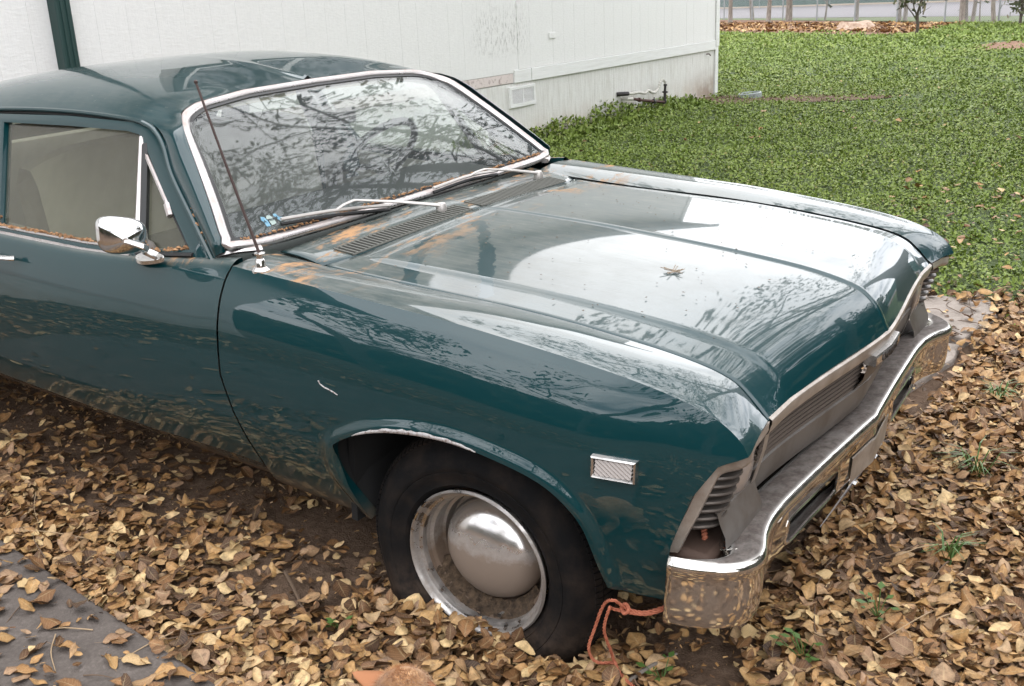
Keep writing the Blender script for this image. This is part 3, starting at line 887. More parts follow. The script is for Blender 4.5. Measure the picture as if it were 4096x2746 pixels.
# bright surround, rounded at the corners
out = []
cor = [(-.97, .02), (-.5, .015), (0, .015), (.5, .015), (.97, .02), (1.0, .06), (1.0, .3), (1.0, .6), (1.0, .84), (.985, .92), (.93, .975), (.84, .995), (.5, 1.0), (0, 1.0),
       (-.5, 1.0), (-.84, .995), (-.93, .975), (-.985, .92), (-1.0, .84), (-1.0, .6), (-1.0, .3), (-1.0, .06)]
cor = poly(cor, 200, True)
cen = ws_pt(0, .5)
ctr = np.array([ws_pt(a, b) for a, b in cor])
nrm = []
for a, b in cor:
    e = .01
    du = ws_pt(min(1, a+e), b) - ws_pt(max(-1, a-e), b); dv = ws_pt(a, min(1, b+e)) - ws_pt(a, max(0, b-e))
    n_ = np.cross(du, dv); n_ /= np.linalg.norm(n_)
    nrm.append(n_ if n_[2] > 0 else -n_)
nrm = np.array(nrm)
tan = np.roll(ctr, -1, 0) - np.roll(ctr, 1, 0); tan /= np.linalg.norm(tan, axis=1)[:, None]
outw = np.cross(tan, nrm); outw *= np.sign(((ctr-cen)*outw).sum(1))[:, None]
def moulding(prof, mat, name):
    P = np.stack([ctr + outw*o + nrm*h for o, h in prof], 1)
    return MB().grid(P, cu=True).obj(name, mat, car, ang=60)
moulding([(-.010, .001), (-.009, .005), (-.003, .008), (.004, .0105), (.011, .009), (.016, .005), (.017, -.004)], MAT['trim'], 'windshield_trim')
moulding([(-.022, .0005), (-.022, .0025), (-.010, .003)], MAT['rubber_black'], 'windshield_seal')
for s in (-1, 1):     # end caps of the lower moulding
    e = [np.array(q) for q in ((-.806, s*.715, .932), (-.838, s*.776, .934), (-.872, s*.806, .924))]
    MB().tube(poly(e, 10), .017, 8, flat=.55).obj('trim_cap', MAT['trim'], car)

# ---- roof with the windshield pillars
drip = [(-.872, .820, .914), (-.987, .777, .997), (-1.127, .722, 1.092), (-1.193, .688, 1.158), (-1.245, .668, 1.190), (-1.30, .657, 1.207), (-1.40, .652, 1.214), (-1.69, .653, 1.206), (-2.03, .668, 1.180), (-2.30, .685, 1.14), (-2.52, .700, 1.09)]
rz_c = mono([-2.75, -2.6, -2.35, -2.1, -1.85, -1.6, -1.4, -1.29, -1.2], [1.12, 1.170, 1.232, 1.274, 1.297, 1.302, 1.290, 1.272, 1.246])
dz_x = mono([-2.75, -2.52, -2.30, -2.03, -1.69, -1.40, -1.30, -1.2], [1.05, 1.09, 1.14, 1.180, 1.206, 1.214, 1.207, 1.2])
dy_x = mono([-2.75, -2.52, -2.30, -2.03, -1.69, -1.40, -1.30, -1.2], [.71, .700, .685, .668, .653, .652, .657, .665])
def roof_z(x, y):
    a = np.abs(y)/dy_x(x)
    return rz_c(x) - (rz_c(x)-dz_x(x))*(.22*a**2 + .78*a**6)
DR = poly(drip, 120)
hdr = np.array([ctr[i] + outw[i]*.019 + nrm[i]*.004 for i in range(200)])
def roof_half(s):
    # front boundary: up the bright surround from its lower corner to the middle of the header
    side = hdr[(hdr[:, 1]*s > 0)]
    order = sorted(range(len(side)), key=lambda i: (math.atan2((side[i]-cen)[2]*1.2 - (side[i]-cen)[0]*.9, (side[i]-cen)[1]*s)))
    side = side[order]
    k0 = next(i for i, p in enumerate(side) if p[2] > .955)
    A = side[k0:]
    A = np.vstack([[-.846, s*.800, .934], A])
    xh = float(np.interp(0, [0, 1], [hdr[np.argmin(abs(hdr[:, 1]) + (hdr[:, 2] < 1.1)*9)][0], 0]))
    A = np.vstack([A, [xh, 0, float(roof_z(xh, 0))]])
    A = poly(A, 90, smooth=False)
    D = DR.copy(); D[:, 1] *= s
    rear = np.array([(-2.52 - .10*(1-abs(t)**2), s*.700*t, 0) for t in np.linspace(1, 0, 40)])
    rear[:, 2] = roof_z(rear[:, 0], rear[:, 1]); rear[0] = D[-1]
    sA = np.concatenate([[0], np.cumsum(np.linalg.norm(np.diff(A, axis=0), axis=1))]); sA /= sA[-1]
    sD = np.concatenate([[0], np.cumsum(np.linalg.norm(np.diff(D, axis=0), axis=1))]); sD /= sD[-1]
    sR = np.linspace(0, 1, 40)
    n = 110; T = np.linspace(0, 1, n)
    a = np.stack([np.interp(T, sA, A[:, k]) for k in range(3)], 1)
    # pillar part of A (t<.33) pairs with the pillar part of the drip line, the header with the rest
    tA = [0, .36, .46, 1.0]; 
    fD = np.interp(T, [0, .36, .46, .80, 1.0], [0, .245, .32, 1.0, 1.0])
    fR = np.interp(T, [.80, 1.0], [0, 1.0])
    b = np.where((T <= .80)[:, None], np.stack([np.interp(fD, sD, D[:, k]) for k in range(3)], 1), np.stack([np.interp(fR, sR, rear[:, k]) for k in range(3)], 1))
    m_ = 40; P = np.zeros((n, m_, 3))
    for j, w in enumerate(np.linspace(0, 1, m_)):
        q = a*(1-w) + b*w
        zr = roof_z(q[:, 0], q[:, 1])
        k = sst(.30, .44, T)
        bulge = .020*math.sin(math.pi*w)**.7
        pil = q + np.stack([np.full(n, .35*bulge), np.full(n, s*.75*bulge), np.full(n, .35*bulge)], 1)
        zmix = (a[:, 2]*(1-w)**6) + zr*(1-(1-w)**6)
        rf = np.stack([q[:, 0], q[:, 1], zmix], 1)
        P[:, j] = pil*(1-k)[:, None] + rf*k[:, None]
    return P
mb = MB()
Pr = roof_half(-1)
mb.grid(Pr); mb.grid(mirror(Pr), flip=True)
roof = mb.obj('roof', PA, car, ang=60)
both(lambda s: MB().tube(np.stack([DR[:, 0], s*(DR[:, 1]+.006), DR[:, 2]-.004], 1), .0085, 8, flat=.8).obj('drip_rail', PA, car))
# dark joint under the drip rail
both(lambda s: MB().tube(np.stack([DR[:, 0]-.004, s*(DR[:, 1]-.006), DR[:, 2]-.018], 1), .010, 6).obj('roof_seal', MAT['rubber_black'], car))
# inner roof lining
yl = np.linspace(-.6, .6, 21); xl = np.linspace(-2.6, -1.33, 21)
P = np.array([[(x, y, float(roof_z(np.array(x), np.array(y))) - .045) for y in yl] for x in xl])
MB().grid(P).obj('headliner', MAT['liner'], car)

# ---- side glass, frames
def S(x, z, s, off=0):
    return (x, s*(.815 + off - .55*(z-.92)), z)
INN = [(-1.827, .852), (-1.978, 1.142), (-1.638, 1.165), (-1.376, 1.178), (-1.318, 1.174), (-1.262, 1.136), (-1.16, 1.055), (-.972, .922), (-1.202, .888), (-1.404, .874)]
OUT = [(-1.865, .838), (-2.020, 1.163), (-1.665, 1.191), (-1.366, 1.203), (-1.285, 1.195), (-1.205, 1.156), (-1.098, 1.072), (-.892, .913), (-1.19, .869), (-1.40, .853)]
def frame(s, inn, out_, name, mat):
    n = len(inn); mb = MB()
    i0 = np.array([S(x, z, s, .004) for x, z in inn]); o0 = np.array([S(x, z, s, .004) for x, z in out_])
    i1 = np.array([S(x, z, s, -.025) for x, z in inn]); o1 = np.array([S(x, z, s, -.025) for x, z in out_])
    mid = (i0+o0)/2 + np.array([0, s*.004, 0])
    mb.grid(np.stack([i1, i0, mid, o0, o1], 1), cu=True)
    return mb.obj(name, mat, car)
QIN = [(-2.10, .872), (-2.09, 1.12), (-2.25, 1.11), (-2.42, 1.06), (-2.52, .90)]
QOUT = [(-1.90, .838), (-2.035, 1.163), (-2.30, 1.14), (-2.52, 1.085), (-2.72, .86)]
for s in (-1, 1):
    frame(s, INN, OUT, 'window_frame', PA)
    frame(s, QIN, QOUT, 'pillar', PA)
    GM = MAT['sideglass'] if s < 0 else MAT['farglass']
    g = [(-1.827, .852), (-1.978, 1.142), (-1.638, 1.165), (-1.376, 1.178), (-1.306, 1.172), (-1.183, .887), (-1.404, .874)]
    g = [(x + (.006 if x < -1.8 else 0), z) for x, z in g]
    MB().add([S(x, z, s, -.012) for x, z in g], [tuple(range(7))]).obj('side_window', GM, car, smooth=False, solid=.004, off=0)
    v = [(-1.262, 1.132), (-1.16, 1.055), (-.975, .922), (-1.160, .892)]
    MB().add([S(x, z, s, -.010) for x, z in v], [(0, 1, 2, 3)]).obj('vent_window', GM, car, smooth=False, solid=.004, off=0)
    q = QIN
    MB().add([S(x, z, s, -.012) for x, z in q], [tuple(range(5))]).obj('quarter_window', MAT['farglass'], car, smooth=False, solid=.004, off=0)
    # divider: bright channel and black seal, then the slim bright edge of the vent pane
    MB().tube([S(-1.310, 1.168, s, .000), S(-1.184, .886, s, .000)], .0075, 6).tube([S(-1.300, 1.168, s, .001), S(-1.174, .886, s, .001)], .004, 6).obj('window_channel', MAT['trim'], car)
    MB().tube([S(-1.282, 1.150, s, -.002), S(-1.156, .888, s, -.002)], .013, 6).obj('window_seal', MAT['rubber_black'], car)
    MB().tube([S(-1.268, 1.128, s, .002), S(-1.235, 1.105, s, .004), S(-1.11, 1.012, s, .003)], .006, 6).tube([S(-1.115, 1.016, s, .004), S(-1.085, .99, s, .006)], .010, 6).obj('vent_edge', MAT['trim'], car)
    MB().tube([S(-1.10, 1.005, s, .0), S(-.985, .926, s, .0)], .0035, 5).obj('vent_seal', MAT['rubber_black'], car)
    lt = [S(-1.150, .893, s, .004), S(-1.150, .922, s, .004), S(-1.125, .918, s, .004), S(-1.092, .899, s, .004)]
    MB().add(lt, [(0, 1, 2, 3)]).obj('vent_latch', MAT['argent'], car, smooth=False, solid=.008, off=0)
    # sill strips under the glass with grit in them
    MB().tube([S(x, z-.005, s, .012) for x, z in ((-1.86, .845), (-1.40, .862), (-1.19, .878))], .0065, 6).tube(
        [S(x, z+.008, s, .004) for x, z in ((-1.84, .846), (-1.40, .866), (-1.19, .882))], .005, 6).obj('sill_strip', MAT['trim'], car)
    MB().tube([S(x, z, s, .006) for x, z in ((-1.17, .884), (-1.05, .898), (-.95, .913))], .010, 6, flat=.7).obj('vent_sill', MAT['rubber_black'], car)
grit = M('orange_grit'); grit.set(base=grit.ramp(grit.noise(50, 4, .7), (.35, (.13, .06, .025)), (.65, (.42, .24, .12))), rough=.95); GRIT = grit.m
def gritline(pts, n, r, sx=.012):
    P = poly(pts, n); mb = MB()
    for p in P:
        if rng.random() < .25:
            continue
        c_ = p + rng.normal(0, .0025, 3); a = rng.uniform(.35, 1.2)*r
        vv = [c_ + a*np.array(d)*rng.uniform(.6, 1.3) for d in ((1.6, 0, 0), (-1.6, 0, 0), (0, 1, 0), (0, -1, 0), (0, 0, .9), (0, 0, -.9))]
        mb.add(vv, [(0, 2, 4), (2, 1, 4), (1, 3, 4), (3, 0, 4), (2, 0, 5), (1, 2, 5), (3, 1, 5), (0, 3, 5)])
    return mb
gl = gritline([S(x, z, -1, .004) for x, z in ((-1.835, .885), (-1.827, .860), (-1.60, .872), (-1.404, .880), (-1.20, .893))], 260, .006)
g2 = gritline([S(x, z, -1, .004) for x, z in ((-1.14, .905), (-1.08, .902), (-.985, .925))], 60, .006); gl.add(g2.v, g2.f)
g3 = gritline([(-1.02, -.760, 1.022), (-.97, -.785, .982), (-.90, -.805, .932)], 60, .0075); gl.add(g3.v, g3.f)
g4 = gritline([ws_pt(s, .045) + np.array([.004, 0, .004]) for s in np.linspace(-.95, .95, 30)], 500, .004); gl.add(g4.v, g4.f)
gl.obj('grit', GRIT, car, kind='stuff')

# rear window, trunk lid and tail: built simply, the photograph hardly shows them
def rw(s, t):
    a = np.array([-2.60 - .02*(1-s*s), s*.60, float(roof_z(np.array(-2.6), np.array(s*.60)))-.01]); b = np.array([-3.07+.04*s*s, s*.68, .905])
    p = a*(1-t) + b*t; return p + np.array([-.02*math.sin(math.pi*t), 0, .03*math.sin(math.pi*t)])
P = np.array([[rw(s, t) for t in np.linspace(0, 1, 10)] for s in np.linspace(-.93, .93, 20)])
MB().grid(P, flip=True).obj('rear_window', MAT['farglass'], car)
def cpil(s):
    A = np.array([rw(s*.93, t) for t in np.linspace(0, 1, 12)]); D = poly([(-2.50, s*.702, 1.095), (-2.62, s*.76, .98), (-2.74, s*.80, .862)], 12)
    mid = (A+D)/2 + np.array([-.03, s*.045, .03])
    MB().grid(np.stack([A, mid, D], 1), flip=(s > 0)).obj('rear_pillar', PA, car)
both(cpil)
P = np.array([[(x, y, np.interp(x, [-3.8, -3.6, -3.1], [.835, .875, .905]) + .02*(1-(y/.68)**2)) for y in np.linspace(-.70, .70, 15)] for x in np.linspace(-3.8, -3.06, 14)])
MB().grid(P).obj('trunk_lid', PA, car)
P = np.array([[(-3.80 + .03*abs(z-.6), y, z) for z in np.linspace(.40, .835, 8)] for y in np.linspace(-.80, .80, 15)])
MB().grid(P).obj('tail_panel', PA, car)
MB().tube(poly([(-3.6, -.90, .50), (-3.82, -.86, .50), (-3.88, -.6, .50), (-3.90, 0, .50), (-3.88, .6, .50), (-3.82, .86, .50), (-3.6, .90, .50)], 40), .055, 8, flat=1.3).obj('rear_bumper', MAT['chrome'], car)

# ---- inside
MB().box(-1.32, -.90, -.72, .72, .70, .885).obj('dashboard', MAT['cloth2'], car, bevel=.03)
MB().box(-2.7, -.95, -.74, .74, .30, .36).obj('floor_pan', MAT['cloth2'], car, smooth=False)
def seatback(x, w, zt, name):
    pr = [(x, .50), (x-.05, .60), (x-.13, zt-.05), (x-.16, zt), (x-.22, zt), (x-.25, zt-.06), (x-.20, .50)]
    P = np.array([[(a - .03*abs(t)**4, t*w, b - .06*abs(t)**6) for a, b in pr] for t in np.linspace(-1, 1, 25)])
    MB().grid(P, cv=True).obj(name, MAT['cloth'], car)
seatback(-1.78, .64, 1.035, 'front_seatback'); seatback(-2.50, .62, .93, 'rear_seatback')
MB().box(-1.95, -1.40, -.64, .64, .44, .60).obj('seat_cushion', MAT['cloth'], car, bevel=.05)
for s in (-1, 1):
    P = np.array([[(x, s*(.785 - .0*x), z) for z in (.38, .60, .84)] for x in np.linspace(-2.0, -.95, 6)])
    MB().grid(P).obj('door_trim', MAT['cloth'], car, solid=.01)
# steering wheel: the far, driver's side
c0 = np.array([-1.34, .36, .925]); ax = np.array([.80, 0, -.60]); up_ = np.array([.60, 0, .80])
an = np.linspace(0, 2*math.pi, 49)[:-1]
ring = np.array([c0 + .195*(math.cos(a)*np.array([0, 1, 0]) + math.sin(a)*up_) for a in an])
sw = MB().tube(ring, .014, 8, closed=True)
sw.tube([c0 + .19*np.array([0, 1, 0]), c0 + np.array([.02, 0, -.02]), c0 - .19*np.array([0, 1, 0])], .012, 6).tube([c0, c0 + ax*.35], .028, 8)
sw.obj('steering_wheel', simple('dark_plastic', (.03, .032, .034), .35), car)
# mirror inside, sun visors
MB().tube([(-1.22, .0, 1.215), (-1.19, .0, 1.165)], .006, 6).obj('mirror_stem', MAT['chrome'], car)
MB().box(-1.205, -1.185, -.105, .105, 1.118, 1.172).obj('inside_mirror', MAT['rubber_black'], car, bevel=.012)
VIS = simple('cream_visor', (.62, .55, .36), .8)
for s in (-1, 1):
    MB().add([(-1.292, s*.07, 1.222), (-1.285, s*.50, 1.210), (-1.395, s*.50, 1.200), (-1.405, s*.07, 1.214)], [(0, 1, 2, 3)]).obj('sun_visor', VIS, car, smooth=False, solid=.014, bevel=.004)
# stickers on the lower near corner of the windshield, peeling
STK = M('sticker_blue'); STK.set(base=STK.ramp(STK.noise(120, 3), (.35, (.09, .24, .36)), (.65, (.22, .38, .44))), rough=.6); STK = STK.m
STG = simple('sticker_pale', (.30, .37, .34), .6)
INK = simple('sticker_ink', (.01, .02, .03), .6)
def ws_frame(s, t):
    o = ws_pt(s, t); u_ = ws_pt(s+.01, t) - o; u_ /= np.linalg.norm(u_); w_ = ws_pt(s, t+.01) - o; w_ -= u_*(w_@u_); w_ /= np.linalg.norm(w_)
    return o, u_, w_, np.cross(u_, w_)
so_, su, sw_, sn = ws_frame(-.80, .115)
def stick(pts, mat, h=.0015):
    MB().add([so_ + su*(a*.72-.004) + sw_*(b*.72) + sn*h for a, b in pts], [tuple(range(len(pts)))]).obj('sticker', mat, car, smooth=False, fix=False)
stick([(-.030, -.020), (-.012, -.022), (-.008, .000), (-.012, .024), (-.026, .030), (-.034, .014), (-.028, .004)], STK)
stick([(-.004, -.020), (.020, -.016), (.023, -.004), (.018, .006), (.022, .014), (.016, .026), (.002, .028), (-.008, .016), (-.004, .004)], STG)
stick([(.044, -.012), (.062, -.014), (.064, .004), (.050, .008), (.046, .026), (.034, .028), (.031, .016), (.038, .010), (.038, .000)], STK)
def text(name, body, size, o, u_, w_, n_, mat, parent, ext=.0006, h=.002, align='LEFT'):
    cu = bpy.data.curves.new(name, 'FONT'); cu.body = body; cu.size = size; cu.extrude = ext; cu.align_x = align
    to = bpy.data.objects.new(name, cu); COL.objects.link(to)
    bpy.context.view_layer.update()
    me = bpy.data.meshes.new_from_object(to.evaluated_get(bpy.context.evaluated_depsgraph_get()))
    bpy.data.objects.remove(to); me.materials.append(mat)
    ob = bpy.data.objects.new(name, me); COL.objects.link(ob); ob.parent = parent
    Mx = Matrix([[u_[i], w_[i], n_[i], o[i] + n_[i]*h] for i in range(3)] + [[0, 0, 0, 1]])
    ob.matrix_local = Mx
    return ob
text('lettering', 'A', .012, so_ + su*-.024 + sw_*-.001, su, sw_, sn, INK, car)
text('lettering', 'PRO', .0105, so_ + su*-.008 + sw_*.0, su, sw_, sn, INK, car)
text('lettering', 'E', .009, so_ + su*.023 + sw_*.003, su, sw_, sn, INK, car)

# ---- nose: bright lip, grille, silver panel
def lip_x(y):
    o = np.argsort(lipP[:, 1]); return float(np.interp(y, lipP[o, 1], lipP[o, 0]))
ly = np.linspace(-.664, .664, 81)
lx = np.array([lip_x(y) for y in ly]); lz = np.interp(np.abs(ly), [0, .55, .66], [.806, .806, .803])
P = np.stack([np.stack([lx + dx, ly, lz + dz], 1) for dx, dz in ((-.020, .004), (-.001, .003), (.006, -.001), (.007, -.006), (.001, -.034), (-.008, -.040), (-.030, -.040))], 1)
MB().grid(P).obj('hood_lip', MAT['bezel'], car, ang=40)
def nose(dx, z, y0=-.655, y1=.655, n=61):
    ys = np.linspace(y0, y1, n); return np.stack([np.array([lip_x(y) for y in ys]) + dx, ys, np.full(n, z)], 1)
MB().grid(np.stack([nose(-.030, .768), nose(-.060, .700), nose(-.070, .665)], 1)).obj('grille_backing', MAT['dark'], car)
for s in (-1, 1):
    for k in range(7):
        z = .758 - k*.0142; dx = -.020 - k*.0022
        y0, y1 = (-.632, -.070) if s < 0 else (.070, .632)
        a = nose(dx-.020, z+.004, y0, y1, 25); b = nose(dx-.002, z+.002, y0, y1, 25); c = nose(dx, z-.004, y0, y1, 25); d = nose(dx-.022, z-.006, y0, y1, 25)
        MB().grid(np.stack([a, b, c, d], 1)).obj('grille_slat', MAT['slat'], car, ang=30)
P = [(-.038, .668), (-.030, .664), (-.034, .62), (-.045, .585), (-.070, .575)]
MB().grid(np.stack([nose(dx, z, -.645, .645) for dx, z in P], 1)).obj('nose_panel', MAT['argent'], car, ang=40)
# end pieces of the grille and the middle block that carries the badge
for s in (-1, 1):
    ys = np.linspace(.628, .652, 4)*s
    P = np.array([[(lip_x(y) + dx, y, z) for dx, z in ((-.008, .772), (-.012, .72), (-.026, .65), (-.045, .575))] for y in ys])
    MB().grid(P).obj('grille_end', MAT['bezel'], car)
ys = np.linspace(-.098, .098, 15)
P = np.array([[(lip_x(y) + dx, y, z) for dx, z in ((-.004, .772), (-.006, .74), (-.013, .70), (-.033, .664))] for y in ys])
MB().grid(P).obj('grille_centre', MAT['argent'], car)
ys = np.linspace(-.105, .105, 21)
P = np.array([[(lip_x(y) + dx, y, z) for dx, z in ((-.015, .774), (.013, .772), (.016, .768), (.016, .747), (.013, .744), (-.015, .744))] for y in ys])
mbb = MB().grid(P); n_ = 6
mbb.f.append(tuple(range(6))); mbb.f.append(tuple(range(20*6, 21*6))[::-1])
bad = mbb.obj('badge', MAT['chrome'], car, ang=30)
text('lettering', 'CHEVROLET', .033, np.array([lip_x(0) + .0145, 0, .7475]), np.array([0, 1., 0]), np.array([0, 0, 1.]), np.array([1., 0, 0]), simple('badge_letter', (.03, .025, .022), .5), bad, ext=.001, h=.0022, align='CENTER')
for o in bpy.data.objects['badge'].children:
    # bend the word round the prow so both halves lie on the badge
    for v in o.data.vertices:
        y = v.co.x*.72; v.co.x = y; v.co.z += (lip_x(y) - lip_x(0))

# ---- headlamp corners
def lampcorner(s):
    # outer bright frame: from the hood gap round the brow and down the fender edge
    po = [(.627, .676, .802), (.630, .72, .801), (.633, .766, .800), (.644, .815, .794), (.628, .840, .789), (.598, .853, .782), (.577, .858, .766), (.563, .866, .72), (.545, .872, .66), (.528, .875, .61), (.512, .874, .556)]
    qi = [(.632, .690, .772), (.634, .72, .770), (.637, .766, .768), (.646, .805, .762), (.644, .826, .757), (.630, .836, .750), (.612, .842, .738), (.597, .847, .70), (.579, .852, .645), (.562, .855, .60), (.546, .855, .556)]
    idx = np.linspace(0, 10, 70)
    def cr(A):
        A = np.array(A); return np.stack([mono(np.arange(11), A[:, k_])(idx) for k_ in range(3)], 1)
    Po, Qi = cr(po), cr(qi)
    cen_ = np.array([.52, .76, .66]); on = (Po+Qi)/2 - cen_; on /= np.linalg.norm(on, axis=1)[:, None]
    Qi = Po + (Qi-Po)*.72
    rec = Qi + np.array([-.050, 0, 0]) + (cen_ - Qi)*np.array([0, .12, .10])
    rows = [Po + np.array([-.006, 0, 0]) - on*.006, Po + on*.002, Po*.9 + Qi*.1 + on*.006, Po*.35 + Qi*.65 + on*.005, Po*.12 + Qi*.88 + on*.006, Qi + on*.001, Qi - on*.006, rec]
    Q = np.stack(rows, 1); Q[..., 1] *= s
    bz = MB().grid(Q).obj('headlight_bezel', MAT['bezel'], car, ang=45)
    # black sheet standing in for the shaded recess, and the curved ribs
    R = np.array([[(.50 + .02*t, s*(.845 - .18*u), .585 + .18*t) for t in (0, 1)] for u in (0, 1)])
    MB().grid(R).obj('recess', MAT['dark'], bz, smooth=False)
    for k in range(8):
        z = .752 - k*.0203
        qx = .583 + .24*(z-.722)
        pts = [(qx-.012, .853, z), (qx+.010, .840, z), (qx+.032, .814, z-.001), (qx+.038, .792, z-.001), (qx+.033, .773, z), (qx+.012, .756, z), (qx-.03, .748, z)]
        c_ = poly(pts, 18); c_[:, 1] *= s
        top = c_ + np.array([0, 0, .0040]); bk_ = c_ + np.array([-.030, 0, .001])
        MB().grid(np.stack([bk_ + np.array([0, 0, .0055]), top, c_ + np.array([.002, 0, 0]), c_ + np.array([-.004, 0, -.0055]), bk_ - np.array([0, 0, .004])], 1)).obj('rib', MAT['ribmat'], bz, ang=30)
    # lamp bowl with its lens facing forward
    hl = MB().lathe([(.074, .50), (.076, .585), (.075, .606), (.069, .616), (.062, .612)], 48, (-.024, s*.690, .688), 'x').obj('headlight', MAT['shell'], car)
    MB().lathe([(.063, .610), (.048, .620), (.025, .627), (.0005, .629)], 32, (-.024, s*.690, .688), 'x').obj('lens', MAT['lens'], hl)
    P = np.array([[(x_ - .05*max(0, abs(y_)-.76), s*y_, z_) for x_, z_ in ((.570, .650), (.596, .640), (.604, .618), (.618, .592), (.622, .566))] for y_ in (.630, .68, .74, .79, .82)])
    MB().grid(P).obj('lower_fascia', MAT['argent'], car)
MAT['shell'] = M('lamp_shell').set(base=(.50, .48, .45), rough=.28, metal=.5).m
MAT['ribmat'] = M('rib_metal').set(base=(.15, .13, .115), rough=.38, metal=.6).m
both(lampcorner)

# ---- front bumper
half = [(.540, .928), (.575, .918), (.612, .903), (.648, .880), (.676, .850), (.690, .812), (.686, .775), (.666, .715), (.655, .655), (.652, .60), (.6525, .54), (.659, .42), (.668, .27), (.678, .13), (.685, .04), (.689, .0)]
pth = [(x, -y) for x, y in half] + [(x, y) for x, y in half[::-1][1:]]
BP = poly(pth, 160)
tg = np.gradient(BP, axis=0); tg /= np.linalg.norm(tg, axis=1)[:, None]
ou = np.stack([tg[:, 1], -tg[:, 0]], 1); ou *= np.where(ou[:, 0:1] + .4 * np.sign(BP[:, 1:2]) * ou[:, 1:2] < 0, -1, 1)
bpr = [(-.098, .552), (-.060, .566), (-.022, .574), (-.006, .572), (.004, .564), (.007, .553), (.003, .543), (.001, .533), (.003, .50), (.004, .475), (.002, .445), (-.005, .428), (-.020, .420), (-.045, .419)]
n_b = len(BP); P = np.zeros((n_b, len(bpr), 3))
for i in range(n_b):
    a = abs(BP[i, 1])
    zb = np.interp(a, [0, .17, .22, .62, .80, .93], [-.006, -.004, .002, 0, -.010, -.012])
    en = np.interp(a, [.74, .84, .92], [1., .85, .40])        # the wrapped ends have no deep shelf
    for j, (o, z) in enumerate(bpr):
        oo = o*en if (o < -.01 and z > .53) else o
        zz = z + zb*sst(.54, .40, z) if z < .54 else z
        P[i, j] = (BP[i, 0] + ou[i, 0]*oo, BP[i, 1] + ou[i, 1]*oo, zz)
def hole(i, j):
    y = BP[i, 1]
    return .245 < abs(y) < .535 and 8 <= j <= 9
P[:, 8, 2] = .510; P[:, 10, 2] = np.minimum(P[:, 10, 2], .447)
bump = MB().grid(P, skip=hole).obj('front_bumper', MAT['bumper'], car, ang=38, solid=.004, off=-1)
for s in (-1, 1):
    pts = poly([(.668, s*.245, .510), (.662, s*.39, .510), (.655, s*.535, .510), (.654, s*.545, .478), (.655, s*.535, .447), (.662, s*.39, .447), (.669, s*.245, .447), (.671, s*.235, .478)], 60, True)
    MB().tube(pts, .0045, 6, closed=True).obj('lamp_surround', MAT['bumper'], bump)
    MB().add([(.575, s*.24, .50), (.575, s*.54, .50), (.585, s*.54, .40), (.585, s*.24, .40)], [(0, 1, 2, 3)]).obj('slot_shade_sheet', MAT['dark'], bump, smooth=False)  # black sheet stands in for the shade behind the open slot
    MB().tube([(.40, s*.45, .46), (.62, s*.45, .48)], .03, 8, flat=.6).obj('bumper_bracket', MAT['rust'], car)
    MB().box(.44, .600, .745*s - .11, .745*s + .11, .47, .554).obj('filler_panel', MAT['rust'], car, bevel=.015)
# number plate hanging under the middle, seen almost edge on, and its recess
im = [i for i in range(n_b) if abs(BP[i, 1]) < .162]
MB().grid(np.array([[(BP[i, 0] + ou[i, 0]*o_, BP[i, 1] + ou[i, 1]*o_, z_) for o_, z_ in ((.005, .512), (.0075, .508), (.0075, .436), (.005, .432))] for i in im])).obj('plate_recess', MAT['bezel'], bump, ang=30)
pl = MB(); pl.add([(.624, -.152, .286), (.624, .152, .286), (.680, .152, .422), (.680, -.152, .422)], [(0, 1, 2, 3)])
plate = pl.obj('number_plate', simple('plate_white', (.55, .56, .58), .4), car, smooth=False, solid=.002, off=0)
for k in range(6):
    y = -.105 + k*.036
    MB().add([(.6438, y, .328), (.6438, y+.02, .328), (.6684, y+.02, .388), (.6684, y, .388)], [(0, 1, 2, 3)]).obj('plate_figure', simple('plate_blue', (.02, .05, .16), .5), plate, smooth=False, fix=False)
for s in (-1, 1):
    MB().tube([(.668, s*.09, .412), (.684, s*.09, .406)], .008, 6).obj('plate_bolt', MAT['chrome'], plate)

# ---- side marker lamps
for s in (-1, 1):
    yv = lambda x, z: s*float(side_y(np.array(x), np.array(z)))
    c4 = [(.348, .742), (.445, .750), (.447, .703), (.351, .695)]
    cx_, cz_ = np.mean(c4, 0)
    rows = []
    for k, d in ((1.04, -.004), (1.0, .012), (.90, .015), (.80, .011), (.74, .004)):
        sq = [(cx_ + (x-cx_)*(k if k > .95 else 1-(1-k)*.6), cz_ + (z-cz_)*k) for x, z in c4]
        rows.append([(x, yv(x, z) + s*d, z) for x, z in sq])
    mk = MB().grid(np.array(rows), cv=True).obj('side_marker', MAT['chrome'], car, ang=20)
    li = MB(); ix = np.linspace(-1, 1, 15); iz = np.linspace(-1, 1, 9)
    Pm = np.array([[(cx_ + a*.040 + .004*b*0 + .0*b, 0, cz_ + b*.0178 + a*.004) for b in iz] for a in ix])
    for i in range(15):
        for j in range(9):
            Pm[i, j, 1] = yv(Pm[i, j, 0], Pm[i, j, 2]) + s*(.0075 + (.0035 if (i + j) % 2 else 0))
    li.grid(Pm).obj('lens', MAT['lens'], mk, smooth=False)

